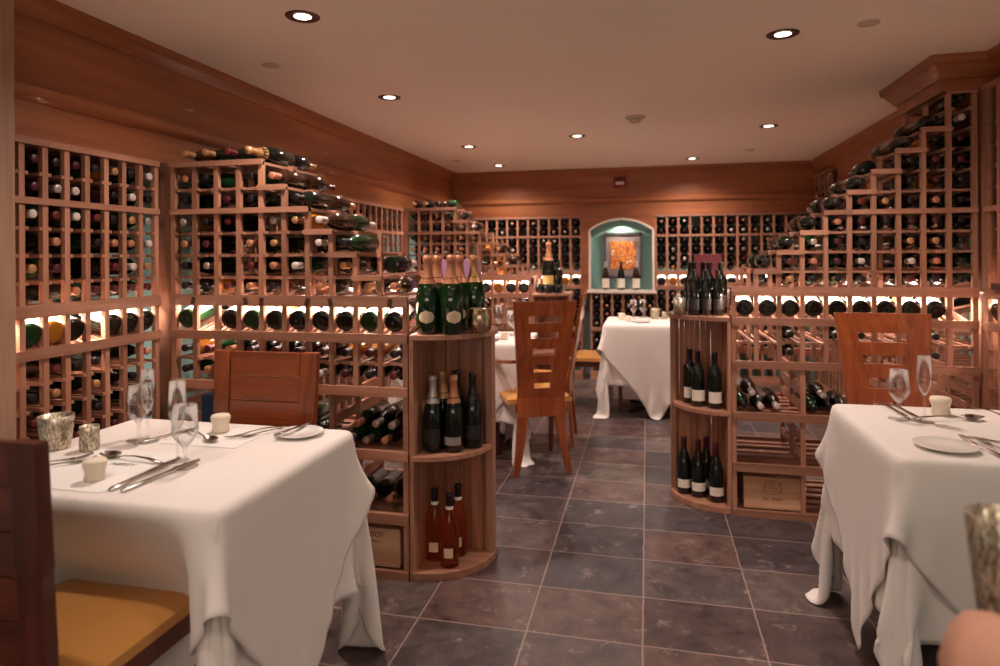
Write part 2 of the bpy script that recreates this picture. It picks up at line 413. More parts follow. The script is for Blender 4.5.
# ------------------------------------------------------------------ racks
ZR = [1.145, 1.2425, 1.34, 1.4375, 1.535, 1.6325, 1.745]              # ledge heights, normal racks
ZR2 = [1.145, 1.2425, 1.34, 1.4375, 1.535, 1.6325, 1.73, 1.8275, 1.925, 2.02, 2.10]
PW = .022
def rack(name, label, cat, loc, rz, ncol, pitch, tops, zr, depth=.53, double=True, low=None, bins=None, full_ledges=True, litslope=True, seed=0, ztop=None, midrail=1.535, bottomrail=.54):
    """tops[k] = index in zr of the ledge that closes column k."""
    root = empty(name, loc, rz, label, cat)
    ys = [0, depth / 2 - PW / 2, depth - PW] if double else [0, depth - PW]
    ph = []
    for k in range(ncol + 1):
        t = max(tops[max(k - 1, 0)], tops[min(k, ncol - 1)])
        ph.append(zr[t])
    for k in range(ncol + 1):                        # each upright is a part
        x = k * pitch
        for j, y in enumerate(ys):
            b = MB(); zt = ph[k]
            if bins and 0 < k < ncol and k not in bins:      # posts stop above the bins
                b.box(x - PW / 2, x + PW / 2, y + .002, y + PW, .77, zt)
            else:
                b.box(x - PW / 2, x + PW / 2, y + .002, y + PW, 0, zt)
            b.build('post', 'rack_z', root)
    W_ = ncol * pitch
    # front and rear rails
    rails = [(1.12, 1.166, .008), (.972, 1.01, .008)]
    if bins: rails += [(.752, .79, .008), (.487, .528, .008), (.228, .27, .008), (0, .034, .008)]
    elif low: rails += [(bottomrail - .02, bottomrail + .02, .004), (0, .09, .004)]
    for z0, z1, p in rails:
        MB().box(-PW / 2, W_ + PW / 2, -p, .014, z0, z1).build('rail', 'rack_x', root)
        if double: MB().box(-PW / 2, W_ + PW / 2, depth - .014, depth + p, z0, z1).build('rail', 'rack_x', root)
    for zi in [midrail]:
        ks = [k for k in range(ncol) if zr[tops[k]] > zi - .02]
        if ks: MB().box(min(ks) * pitch - PW / 2, (max(ks) + 1) * pitch + PW / 2, -.006, .012, zi - .012, zi + .012).build('rail', 'rack_x', root)
    # top plates, one for each run of equal height
    k = 0
    while k < ncol:
        j = k
        while j + 1 < ncol and tops[j + 1] == tops[k]: j += 1
        z = zr[tops[k]]
        if tops[k] > 0:
            for ya, yb_ in ((-.008, .016),) + (((depth / 2 - .02, depth / 2 + .02), (depth - .016, depth + .008)) if double else ()):
                MB().box(k * pitch - PW / 2, (j + 1) * pitch + PW / 2, ya, yb_, z - .012, z + .012).build('top_rail', 'rack_x', root)
        k = j + 1
    # runners that carry the bottles, one ladder for each column
    for k in range(ncol):
        b = MB(); x0 = k * pitch + PW / 2; x1 = (k + 1) * pitch - PW / 2
        lv = [z for i, z in enumerate(zr) if 0 < i <= tops[k]]
        if low: lv = lv + low
        lv0 = [zr[0]]
        for z in lv + lv0:
            for xa, xb in ((x0 - .002, x0 + .013), (x1 - .013, x1 + .002)):
                b.box(xa, xb, .002, depth - .002, z - .006, z + .006)
        for z in lv:
            if full_ledges and z < 1.7: b.box(x0, x1, .022, .034, z - .006, z + .0055)
        if bins:
            for xa, xb in ((x0 - .002, x0 + .013), (x1 - .013, x1 + .002)):
                b.box(xa, xb, .002, depth - .002, .876, .888)
            b.box(x0, x1, .03, .045, .876, .887)
        if litslope:   # sloping slats behind the lit row
            for xa, xb in ((x0, x0 + .013), (x1 - .013, x1)):
                b.bar(((xa + xb) / 2, .012, .985), ((xa + xb) / 2, .26, 1.045), .013, .02)
                if double: b.bar(((xa + xb) / 2, depth - .012, .985), ((xa + xb) / 2, depth - .26, 1.045), .013, .02)
        b.build('bottle_runner', 'rack_y', root)
    if bins:
        # shelves made of boards in the bin rows, bin dividers
        for z in (.50, .24, .012):
            b = MB(); nb = 6
            for i in range(nb):
                y = .02 + i * (depth - .04 - .05) / (nb - 1)
                b.box(0, W_, y, y + .05, z - .008, z + .012)
            b.build('slatted_shelf', 'rack_x', root)
        for kk in bins:
            b = MB()
            for z0 in (.54, .62, .70, .30, .38, .06, .14):
                b.box(kk * pitch - .008, kk * pitch + .008, .02, depth - .02, z0, z0 + .04)
            b.build('bin_divider', 'rack_y', root)
        for kk in (0, ncol):
            b = MB()
            for z0 in (.06, .14, .30, .38, .56, .64, .71):
                b.box(kk * pitch - .006, kk * pitch + .006, .02, depth - .02, z0, z0 + .045)
            b.build('side_slats', 'rack_y', root)
    # LED strip hidden under the upper lit rail
    MB().box(.01, W_ - .01, .018, .03, 1.128, 1.136).build('light_strip', 'led', root)
    return root
def led(W, x0, x1, y, z, power, size=.02, to=(0, .5, -1)):
    l = bpy.data.lights.new('led_strip', 'AREA'); l.shape = 'RECTANGLE'; l.size = abs(x1 - x0); l.size_y = size
    l.energy = power; l.color = (1, .78, .66); l.spread = math.radians(170)
    o = bpy.data.objects.new('led_strip_light', l); col.objects.link(o)
    d = Vector(to).normalized(); q = d.to_track_quat('-Z', 'Y').to_matrix().to_4x4()
    # keep the long axis along x
    zax = -d; xax = Vector((1, 0, 0)); yax = zax.cross(xax).normalized()
    R_ = Matrix((xax, yax, zax)).transposed().to_4x4()
    o.matrix_world = W @ Matrix.Translation(((x0 + x1) / 2, y, z)) @ R_
    return o
def WM(loc, rz): return Matrix.Translation(loc) @ Matrix.Rotation(rz, 4, 'Z')
LEDP = 13.5

def fill_rack(W, ncol, pitch, tops, zr, name, seed, pri, depth=.53, double=True, occ=.85, low=None, bins=False, lit=None, top_bottles=True, rear=True, lowocc=.85, litg=None, skip=(), force={}):
    rnd = random.Random(seed)
    for k in range(ncol):
        x = (k + .5) * pitch; cn = COLN[k]
        for i in range(0, tops[k] + 1):
            ontop = i == tops[k]
            if ontop and not top_bottles: continue
            if ontop and i == 0 and zr[0] > 1.2: continue
            z = zr[i] + (.021 if i == 0 else .012) + .040
            rown = ORD[i]
            key = (k, i)
            if key in skip: rnd.random(); continue
            if rnd.random() < (occ if not ontop else .9):
                g = force.get(key, (None, None, None))
                rackbottle(W, x, (-.004 if not ontop else .0) + rnd.uniform(-.004, .012), z, True, seed * 1000 + k * 20 + i,
                    ('{c} bottle, {f} neck, lying atop the %s column, %s' % (cn, name)) if ontop else
                    '{c} bottle, {f} neck, %s row up, %s column, %s' % (rown, cn, name), 'bottles in the ' + name, pri, glass=g[0], foil=g[1], kind=g[2])
            if rear and double and rnd.random() < (.5 if not ontop else .8):
                rackbottle(W, x, depth + .035, z, False, seed * 1000 + k * 20 + i + 500,
                    '{c} bottle at rear side, %s row up, %s column, %s' % (rown, cn, name), 'bottles in the ' + name, pri + 1.5)
        if lit is not None and (k in lit):
            g, lab = lit[k]
            rackbottle(W, x, .012, 1.056, True, seed * 777 + k, '{c} bottle, label up, lit shelf, %s bay, %s' % (cn, name),
                       'bottles on the lit shelf of the ' + name, pri - .3, glass=g, foil='f_black', kind='burgundy', tilt=math.radians(13), butt=True, lab=lab)
            # carries a label facing up
        if low:
            for j, z0 in enumerate(low):
                if rnd.random() < lowocc:
                    rackbottle(W, x, rnd.uniform(-.004, .008), z0 + .046, True, seed * 1000 + k * 20 + j + 250,
                        '{c} bottle, {f} neck, %s row below lit shelf, %s column, %s' % ('first' if j == 0 else ORD[j], cn, name), 'bottles in the ' + name, pri + .4)

# --- P1: stepped rack on the left, nearest
P1L = (-2.07, 2.50, 0); p = .110
tops1 = [6, 6, 6, 6, 5, 4, 3, 2, 1, 0]
rack('stepped_wine_rack', 'stepped open redwood wine rack behind the left table, ending at the champagne bottles', 'wine rack', P1L, 0, 10, p, tops1, ZR, bins=[3, 7], seed=1)
W1 = WM(P1L, 0)
litc = ['lab_white', 'lab_cream', 'lab_white', 'lab_white', 'lab_gold', 'lab_white']
n1 = 'near left stepped rack'
fill_rack(W1, 10, p, tops1, ZR, n1, 11, 0, occ=.86, lit={k: (('g_green' if k in (0, 3, 8) else 'g_black'), litc[k % 6]) for k in range(10) if k != 1},
          low=[.79, .882], lowocc=.93, force={(5, 3): ('g_amber', 'f_gold', None), (6, 1): ('g_amber', 'f_white', None), (4, 5): ('g_brown', 'f_copper', None), (5, 4): ('g_black', 'f_black', None), (6, 3): ('g_brown', 'f_white', None), (7, 2): ('g_green', 'f_black', 'burgundy'), (8, 1): ('g_black', 'f_black', 'burgundy'), (0, 6): (None, 'f_gold', 'burgundy'), (1, 6): (None, 'f_gold', 'burgundy'), (2, 6): (None, 'f_red', 'burgundy'), (3, 6): ('g_black', 'f_gold', 'champagne'), (9, 0): ('g_brown', 'f_copper', None)})
led(W1, .0, 1.1, .035, 1.118, LEDP); led(W1, 0, 1.1, .50, 1.118, LEDP * .5, to=(0, -.5, -1))
# --- P3: stepped rack on the right (rises to the right)
P3L = (.43, 3.48, 0); p3 = .1085
tops3 = [0, 1, 2, 3, 4, 5, 6, 7, 8, 10]
rack('stepped_wine_rack', 'stepped open redwood wine rack behind the right table, rising to the ceiling', 'wine rack', P3L, 0, 10, p3, tops3, ZR2, bins=[3, 7], seed=2)
W3 = WM(P3L, 0)
n3 = 'right stepped rack'
fill_rack(W3, 10, p3, tops3, ZR2, n3, 23, .6, occ=.88, lit={k: ('g_black', ['lab_white', 'lab_white', 'lab_gold', 'lab_white', 'lab_cream'][k % 5]) for k in range(9)}, top_bottles=True, skip=((9, 10),),
          force={(k, k): ('g_black', 'f_black', None) for k in range(10)})
for j, (k, i) in enumerate(((2, 1), (2, 0), (5, 1), (5, 0), (8, 1), (8, 0), (4, 1))):
    rackbottle(W3, (k + .5) * p3, .01, .79 + .092 * i + .046, True, 4000 + j, '{c} bottle, %s row below lit shelf, %s column, %s' % (('lower', 'upper')[i], COLN[k], n3), 'bottles in the ' + n3, .9, glass='g_black', foil='f_black')
led(W3, .0, 1.08, .035, 1.118, LEDP * 1.15); led(W3, 0, 1.08, .50, 1.118, LEDP * .5, to=(0, -.5, -1))
# --- P2: far left stepped rack
P2L = (-2.07, 5.40, 0)
rack('stepped_wine_rack', 'far left stepped redwood wine rack, in front of the back wall racks', 'wine rack', P2L, 0, 10, p, tops1, ZR, bins=[3, 7], seed=3)
W2 = WM(P2L, 0)
n2 = 'far left stepped rack'
fill_rack(W2, 10, p, tops1, ZR, n2, 37, 3.2, occ=.9, rear=False, lit={k: (('g_amber' if k == 7 else 'g_black'), litc[(k + 2) % 6]) for k in range(10)}, low=[.79, .882], lowocc=.6,
          force={(6, 2): ('g_amber', 'f_gold', None), (7, 1): ('g_amber', 'f_gold', None), (7, 0): ('g_amber', 'f_gold', None)})
led(W2, .0, 1.1, .035, 1.118, LEDP); led(W2, 0, 1.1, .50, 1.118, LEDP * .5, to=(0, -.5, -1))
# --- left wall rack, local x runs along +Y
lowl = [.88, .79, .70, .61, .50, .41, .32, .23, .14]
LWL = (-2.11, 1.73, 0); pl = .0903
rack('built_in_wine_rack', 'redwood wall rack beside the left table, between pillar and stepped rack', 'wine rack', LWL, PI / 2, 8, pl, [6] * 8, ZR, depth=.30, double=False, low=lowl, full_ledges=False, seed=4, bottomrail=.56)
WL = WM(LWL, PI / 2)
nl = 'nearest left wall rack'
fill_rack(WL, 8, pl, [6] * 8, ZR, nl, 41, .2, depth=.3, double=False, occ=.74, top_bottles=False, lit={k: (('g_green', 'g_green', 'g_amber', 'g_black', 'g_black', 'g_black', 'g_black', 'g_black')[k], litc[k % 6]) for k in range(1, 8) if k != 4}, low=lowl[:5], lowocc=.8)
led(WL, .0, .72, .035, 1.118, LEDP * .7)
# --- left wall rack beyond the stepped rack
LFL = (-2.11, 3.08, 0)
rack('built_in_wine_rack', 'redwood wall rack on the left wall between the two left stepped racks', 'wine rack', LFL, PI / 2, 21, .11, [6] * 21, ZR, depth=.30, double=False, low=lowl, full_ledges=False, seed=5, bottomrail=.56)
WF = WM(LFL, PI / 2)
nf = 'rear left wall rack'
fill_rack(WF, 21, .11, [6] * 21, ZR, nf, 53, 4.0, depth=.3, double=False, occ=.45, top_bottles=False, lit={k: ('g_black', 'lab_white') for k in range(0, 21, 2)})
led(WF, .0, 2.3, .035, 1.118, LEDP * 1.6)
# --- right wall rack nearest
RWL = (1.54, 3.44, 0)
rack('built_in_wine_rack', 'tall redwood wall rack at the right edge beside the right table', 'wine rack', RWL, -PI / 2, 8, .105, [10] * 8, ZR2, depth=.30, double=False, low=lowl, full_ledges=False, seed=6, bottomrail=.56)
WR = WM(RWL, -PI / 2)
nr = 'rack at the right edge'
fill_rack(WR, 3, .105, [10] * 3, ZR2, nr, 61, 1.2, depth=.3, double=False, occ=.7, top_bottles=False, lit={0: ('g_black', 'lab_white')}, low=lowl[:3], lowocc=.5)
led(WR, .0, .84, .035, 1.118, LEDP * .8)
# --- right wall rack beyond
RFL = (1.62, 6.92, 0)
t5 = [10] * 5 + [6] * 15 + [10] * 5
ZR3 = [1.145, 1.2425, 1.34, 1.4375, 1.535, 1.6325, 1.765, 1.84, 1.92, 2.0, 2.095]
rack('built_in_wine_rack', 'redwood wall rack along the far right wall, with small lattices near the ceiling', 'wine rack', RFL, -PI / 2, 25, .114, t5, ZR3, depth=.30, double=False, low=lowl, full_ledges=False, seed=7, bottomrail=.56)
WG = WM(RFL, -PI / 2)
fill_rack(WG, 25, .114, t5, ZR3, 'far right wall rack', 67, 5.0, depth=.3, double=False, occ=.4, top_bottles=False, lit={k: ('g_black', 'lab_white') for k in range(2, 25, 2)})
led(WG, .0, 2.8, .035, 1.118, LEDP * 1.6)
# --- back wall racks, left and right of the niche
pb = .1165
B1L = (-2.09, 7.0, 0)
lowb = [.88, .79, .70, .60, .51, .42, .33, .24, .15]
rack('built_in_wine_rack', 'redwood back wall rack to the left of the arched niche', 'wine rack', B1L, 0, 12, pb, [6] * 12, ZR, depth=.30, double=False, low=lowb, full_ledges=False, seed=8)
WB1 = WM(B1L, 0)
fill_rack(WB1, 12, pb, [6] * 12, ZR, 'back wall rack left of the niche', 71, 6.2, depth=.3, double=False, occ=.97, top_bottles=False, lit={k: ('g_black' if k % 5 else 'g_amber', 'lab_white') for k in range(12)}, low=lowb[:7], lowocc=.9)
led(WB1, .0, 1.4, .035, 1.118, LEDP)
B2L = (.09, 7.0, 0)
rack('built_in_wine_rack', 'redwood back wall rack to the right of the arched niche', 'wine rack', B2L, 0, 13, pb, [6] * 13, ZR, depth=.30, double=False, low=lowb, full_ledges=False, seed=9)
WB2 = WM(B2L, 0)
fill_rack(WB2, 13, pb, [6] * 13, ZR, 'back wall rack right of the niche', 73, 6.0, depth=.3, double=False, occ=.97, top_bottles=False, lit={k: ('g_black' if k != 1 else 'g_amber', 'lab_white') for k in range(13)}, low=lowb[:7], lowocc=.9)
led(WB2, .0, 1.5, .035, 1.118, LEDP)

# rack below the niche
def under_rack():
    root = empty('low_wine_rack', (-.60, 7.0, 0), 0, 'low redwood rack of dark bottles beneath the arched niche', 'wine rack')
    for k in range(7):
        x = k * .112 + .011
        MB().box(x - PW / 2, x + PW / 2, .002, PW, 0, .925).build('post', 'rack_z', root)
        MB().box(x - PW / 2, x + PW / 2, .27, .292, 0, .925).build('post', 'rack_z', root)
    for z0, z1 in ((.915, .955), (.52, .56), (0, .09)):
        MB().box(0, .69, -.008, .014, z0, z1).build('rail', 'rack_x', root)
    for k in range(6):
        b = MB()
        for z in lowb:
            b.box(k * .112 + .02, k * .112 + .035, .002, .29, z - .05, z - .038); b.box(k * .112 + .1, k * .112 + .115, .002, .29, z - .05, z - .038)
        b.build('bottle_runner', 'rack_y', root)
    Wn = WM((-.60, 7.0, 0), 0)
    for k in range(6):
        for j in range(7):
            rackbottle(Wn, (k + .6) * .112, 0, lowb[j] + .0 - .038 + .04, True, 9000 + k * 10 + j, '{c} bottle, %s row, %s column, below the arched niche' % ('top' if j == 0 else ORD[j], COLN[k]), 'bottles below the niche', 6.1)
under_rack()

# ------------------------------------------------------------------ niche in the back wall
def niche():
    x0, x1, zs, zt, zb = -.60, .065, 1.60, 1.715, .96
    cx = (x0 + x1) / 2; hw = (x1 - x0) / 2; rise = zt - zs
    R_ = (hw * hw + rise * rise) / (2 * rise)
    arc = []
    a0 = math.asin(hw / R_)
    for i in range(17):
        a = -a0 + 2 * a0 * i / 16
        arc.append((cx + R_ * math.sin(a), zs + R_ * math.cos(a) - (R_ - rise)))
    # wooden surround with arched opening
    b = MB(); XO0, XO1, ZT = -.69, .085, RTOP
    y0, y1 = 7.0 - .004, 7.02
    def quad(p, q, r, s):
        vs = [(a_, y0, c_) for a_, c_ in (p, q, r, s)] + [(a_, y1, c_) for a_, c_ in (p, q, r, s)]
        b.hexa([vs[0], vs[1], vs[2], vs[3], vs[4], vs[5], vs[6], vs[7]])
    quad((XO0, zb - .04), (x0, zb - .04), (x0, ZT), (XO0, ZT)); quad((x1, zb - .04), (XO1, zb - .04), (XO1, ZT), (x1, ZT))
    for i in range(16): quad(arc[i], arc[i + 1], (arc[i + 1][0], ZT), (arc[i][0], ZT))
    struct(b.build('trim_11', 'panel_x'))
    # white arch moulding
    pts = [(x0, zb)] + arc + [(x1, zb)]
    b = MB()
    for i in range(len(pts) - 1):
        b.bar((pts[i][0], 6.992, pts[i][1]), (pts[i + 1][0], 6.992, pts[i + 1][1]), .022, .018, up=(0, 1, 0))
    struct(b.build('trim_12', 'white'))
    # recess: teal back, sides, sill
    b = MB().box(x0 - .02, x1 + .02, 7.17, 7.19, zb - .02, ZT)
    b.box(x0 - .02, x0, 7.02, 7.17, zb - .02, ZT).box(x1, x1 + .02, 7.02, 7.17, zb - .02, ZT)
    for i in range(16):
        p_, q_ = arc[i], arc[i + 1]
        b.bar((p_[0], 7.02, p_[1] + .006), (p_[0], 7.17, p_[1] + .006), .001, .001)
        b.hexa([(p_[0], 7.02, p_[1]), (q_[0], 7.02, q_[1]), (q_[0], 7.17, q_[1]), (p_[0], 7.17, p_[1]), (p_[0], 7.02, p_[1] + .015), (q_[0], 7.02, q_[1] + .015), (q_[0], 7.17, q_[1] + .015), (p_[0], 7.17, p_[1] + .015)])
    struct(b.build('trim_13', 'teal'))
    struct(MB().box(x0 - .03, x1 + .03, 6.975, 7.17, zb - .03, zb).build('trim_14', 'white'))
    sbox('trim_15', XO0, x0 + .0, 7.0, 7.29, zb - .045, zb - .032, 'panel_x')
    # picture
    fx0, fx1, fz0, fz1 = -.455, -.055, 1.08, 1.575; Y = 7.145
    pr = empty('framed_picture', ((fx0 + fx1) / 2, Y, fz0), 0, 'framed still life picture in grey mat inside the arched teal niche', 'picture')
    w = (fx1 - fx0) / 2; h = fz1 - fz0
    b = MB()
    for a_ in ((-w, -w + .022, 0, h), (w - .022, w, 0, h), (-w, w, 0, .022), (-w, w, h - .022, h)): b.box(a_[0], a_[1], -.012, .014, a_[2], a_[3])
    b.build('frame', mat('grey_frame', (90, 88, 98), .4), pr)
    MB().box(-w + .02, w - .02, 0, .01, .02, h - .02).build('mat_board', mat('grey_mat', (158, 146, 148), .8), pr)
    g = mat('still_life', (230, 150, 80), .6); nt = g.node_tree
    tc = N(g, 'ShaderNodeTexCoord'); no = N(g, 'ShaderNodeTexNoise'); no.inputs['Scale'].default_value = 14; no.inputs['Detail'].default_value = 1
    cr = N(g, 'ShaderNodeValToRGB'); e = cr.color_ramp.elements
    e[0].position = .3; e[0].color = lin((150, 96, 80)); e[1].position = .7; e[1].color = lin((255, 232, 186))
    for q, c in ((.42, (226, 120, 50)), (.5, (246, 176, 86)), (.58, (200, 90, 60))): el = e.new(q); el.color = lin(c)
    nt.links.new(tc.outputs['Object'], no.inputs['Vector']); nt.links.new(no.outputs['Fac'], cr.inputs['Fac']); nt.links.new(cr.outputs[0], nt.nodes['Principled BSDF'].inputs['Base Color'])
    b = MB().box(-.135, .135, -.006, .004, .1, .40); b.build('print', g, pr)
    b = MB()
    for (x, z, r, mi) in ((-.03, .22, .04, 0), (.03, .24, .045, 1), (.06, .2, .035, 2), (-.07, .24, .03, 2), (0, .19, .035, 1)):
        b.lathe([(0, -.009), (r, -.0085), (r, -.006), (0, -.006)], 18, mi, Matrix.Translation((x, 0, z)) @ Matrix.Rotation(-PI / 2, 4, 'X') @ Matrix.Scale(1, 4))
    l = bpy.data.lights.new('niche_lamp', 'SPOT'); l.energy = 6; l.spot_size = 2.4; l.color = (1, .8, .62); l.shadow_soft_size = .02
    o = bpy.data.objects.new('niche_lamp', l); col.objects.link(o); o.location = (cx, 7.07, 1.69); o.rotation_euler = (.0, 0, 0)
    tag(MB().lathe([(0, 0), (.016, 0), (.018, .02), (0, .02)], 16).build('niche_spotlight', 'bronze'), 'small lamp in the top of the arched niche', 'lamp').location = (cx, 7.07, 1.695)
niche()

# ------------------------------------------------------------------ standing bottles
def stand(kind, x, y, z, glass, foil, label, cat, group=None, lab=None, lz=(.05, .11), ang=1.9, oval=False, rz=0, s=1.0, nlab=None, name='wine_bottle', fat=1.0):
    o = obj_of(body_me(kind, glass, 28), name, (x, y, z), (0, 0, rz)); o.scale = (s * fat, s * fat, s)
    tag(o, label, cat, group)
    obj_of(foil_me(kind, foil, 20), 'foil_capsule', parent=o)
    r = max(a for a, _ in PROF[kind]) + .0005
    if lab: obj_of(label_me(r, lz[0], lz[1], lab, ang, oval), 'label', parent=o)
    if nlab: obj_of(label_me(.0168, .236, .250, nlab, 3.0), 'neck_label', parent=o)
    return o

# ------------------------------------------------------------------ curved end shelves
def end_shelf(loc, mirror, shelves, label, ztop, R_=.293, half=True):
    """half-round end unit; the flat side stands against the rack, divider across the middle"""
    s = -1 if mirror else 1
    root = empty('curved_end_shelf', loc, 0, label, 'shelf')
    D = .27
    MB().box(0, s * .018, .0, 2 * D, 0, ztop - .02).build('side_panel', 'rack_z', root, .001)
    # divider wall of planks, two depths
    n = 9
    b = MB()
    for i in range(n):
        x0 = .018 + i * (R_ - .02 - .018) / n; x1 = .018 + (i + 1) * (R_ - .02 - .018) / n
        dy = -.008 if i % 2 else 0
        if 2 <= i <= 5: dy += .02
        b.box(s * x0, s * (x1 - .002), D + dy, D + .02 + max(dy, 0), .03, ztop - .02)
    b.build('back_planks', 'plank', root)
    MB().box(s * (R_ - .03), s * (R_ - .0), D - .03, D + .035, 0, ztop - .02).build('edge_panel', 'rack_z', root, .002)
    for z0, z1, r in shelves:
        pts = [(s * .0, .0)]
        full = z1 >= ztop - .001 or z0 < .01
        for i in range(0, 33 if full else 17):
            a = -PI / 2 + PI * i / 32
            pts.append((s * (.02 + (r - .02) * max(0, math.cos(a))), D + D * math.sin(a) + (-.005 if i == 0 else 0)))
        if full: pts.append((0, 2 * D))
        else: pts.append((0, D))
        if mirror: pts = pts[::-1]
        MB().prism(pts, z0, z1).build('shelf', 'rack_x', root, .003)
    return root
end_shelf((-.969 + .013, 2.505, 0), False, [(0, .034, .298), (.488, .510, .290), (.985, 1.008, .308)], 'curved redwood end shelf holding champagne, at the end of the near left rack', 1.008)
end_shelf((.43 - .013, 3.485, 0), True, [(0, .034, .295), (.50, .522, .285), (.985, 1.008, .30)], 'curved redwood end shelf of dark bottles at the end of the right rack', 1.008)
end_shelf((-.969 + .013, 5.405, 0), False, [(0, .034, .315), (.49, .512, .305), (.985, 1.008, .325)], 'far curved redwood end shelf holding a magnum, at the end of the far rack', 1.008)

T1 = 1.009
for i, (x, y, rz, d) in enumerate(((-.893, 2.565, .2, 'leftmost and nearest'), (-.888, 2.68, -.3, 'second from the left, set behind'), (-.795, 2.58, .55, 'beside the bucket'), (-.80, 2.72, .2, 'behind the middle one'), (-.745, 2.76, -.2, 'right behind the bucket'))):
    stand('champagne', x, y, T1, 'g_champ', 'f_copper' if i < 4 else 'f_gold', 'green gold-foiled champagne bottle on the curved shelf top, %s' % d, 'champagne bottle', 'champagne on the near curved shelf',
          lab='lab_cream', lz=(.045, .098), ang=1.35, oval=True, rz=rz, s=1.0, fat=1.13, name='champagne_bottle')
T2 = .513
for i, (x, y, f, l, d) in enumerate(((-.885, 2.60, 'f_silver', 'lab_dark', 'front left with silver neck'), (-.875, 2.70, 'f_gold', 'lab_dark', 'back left'), (-.80, 2.62, 'f_copper', 'lab_grey', 'centre with pale label'), (-.82, 2.73, 'f_black', 'lab_dark', 'back centre'), (-.735, 2.69, 'f_black', 'lab_dark', 'rightmost with black neck'))):
    stand('champagne', x, y, T2, 'g_black', f, 'dark sparkling wine bottle on the middle curved shelf, %s' % d, 'champagne bottle', 'dark bottles on the middle curved shelf', lab=l, lz=(.03, .065) if i == 2 else (.04, .10), rz=.1, s=.97, nlab='lab_gold' if i == 2 else None, name='sparkling_wine_bottle')
for i, (x, y, d) in enumerate(((-.893, 2.64, 'left'), (-.815, 2.60, 'front centre'), (-.81, 2.71, 'right rear'))):
    stand('burgundy', x, y, .035, 'g_rose', 'f_black', 'amber pink rose wine bottle on the bottom curved shelf, %s' % d, 'wine bottle', 'rose bottles on the bottom curved shelf', lab='lab_cream', lz=(.045, .085), ang=1.0, rz=.15, nlab='lab_white', name='rose_wine_bottle')
for i, (x, y, z, d) in enumerate(((.19, 3.67, .035, 'left'), (.262, 3.63, .035, 'centre'), (.348, 3.575, .035, 'right'), (.31, 3.70, .035, 'hidden at the rear'))):
    stand('burgundy', x, y, z, 'g_black', 'f_wine', 'black bottle with low white label, bottom right curved shelf, %s' % d, 'wine bottle', 'bottles on the bottom right curved shelf', lab='lab_white', lz=(.035, .08), ang=2.4, rz=.2, name='wine_bottle')
for i, (x, y, d) in enumerate(((.262, 3.62, 'left'), (.345, 3.58, 'right'), (.225, 3.69, 'left rear'))):
    stand('claret', x, y, .523, 'g_black', 'f_black', 'black claret bottle with large white label, middle right curved shelf, %s' % d, 'wine bottle', 'bottles on the middle right curved shelf', lab='lab_white', lz=(.03, .09), ang=2.6, rz=.2, s=.97)
k = 0
for r_, (y, xs) in enumerate(((3.60, (.245, .305, .365)), (3.70, (.25, .33, .39)), (3.84, (.24, .31)))):
    for x in xs:
        d = ['front row left', 'front row centre', 'front row right', 'second row left', 'second row centre', 'second row right', 'rear row left', 'rear row right'][k]
        stand('claret' if r_ else 'burgundy', x, y, T1, 'g_black', 'f_black', 'black bottle on top of the right curved shelf, %s' % d, 'wine bottle', 'black bottles on the right curved shelf top', lab='lab_dark', lz=(.04, .11), s=.80 if r_ == 0 else .93); k += 1
stand('champagne', -.84, 5.62, T1, 'g_black', 'f_copper', 'tall dark magnum with copper foil on the far curved shelf', 'champagne bottle', lab='lab_gold', s=1.35, name='champagne_bottle')
stand('claret', -.75, 5.60, T1, 'g_black', 'f_black', 'slim dark bottle just right of the far magnum', 'wine bottle', s=.95)
for i, (x, y) in enumerate(((-.90, 5.52), (-.82, 5.49), (-.75, 5.52))):
    o = tag(MB().lathe([(0, 0), (.03, 0), (.042, .02), (.045, .05), (.04, .075), (.0, .08)], 20).build('round_jar', 'g_black'), 'small round dark jar at the foot of the far magnum, %s' % ('left', 'middle', 'right')[i], 'jar', 'dark jars on the far curved shelf'); o.location = (x, y, T1)
for i, (x, nm) in enumerate(((-.436, 'left'), (-.272, 'middle'), (-.115, 'right'))):
    stand('burgundy', x, 7.06, .961, 'g_black' if i == 1 else 'g_brown', 'f_white' if i != 1 else 'f_black', '%s of three white labelled bottles standing in the arched niche' % nm, 'wine bottle', 'bottles standing in the niche', lab='lab_white', lz=(.02, .12), ang=2.8)
# cards / boxes behind the bottles
tag(MB().box(-.085, .085, -.045, .045, 0, .305).build('gift_box', 'purple', None, .002), 'lilac gift box standing behind the champagne bottles', 'box').matrix_world = WM((-.868, 2.98, T1), 0)
tag(MB().box(-.075, .075, -.03, .03, 0, .325).build('gift_box', 'magenta', None, .002), 'plum gift box standing behind the black bottles on the right curved shelf', 'box').matrix_world = WM((.345, 3.95, T1), 0)
def ice_bucket():
    pr = [(0, 0), (.034, 0), (.046, .012), (.053, .04), (.052, .07), (.05, .095), (.053, .10), (.05, .102), (.047, .095), (.049, .07), (.05, .04), (.043, .014), (0, .006)]
    o = MB().lathe(pr, 32).build('ice_bucket', mat('champagne_metal', (196, 170, 140), .22, metal=1)); o.location = (-.688, 2.64, T1)
    tag(o, 'small shiny metal bucket at the right end of the curved shelf top', 'bucket')
ice_bucket()
o = MB().lathe([(0, 0), (.03, 0), (.033, .09), (.031, .09), (.028, .006), (0, .006)], 24).build('votive_candle_holder', 'mercury'); o.location = (.17, 3.62, T1)
tag(o, 'mercury glass votive at the left end of the right curved shelf top', 'candle holder')

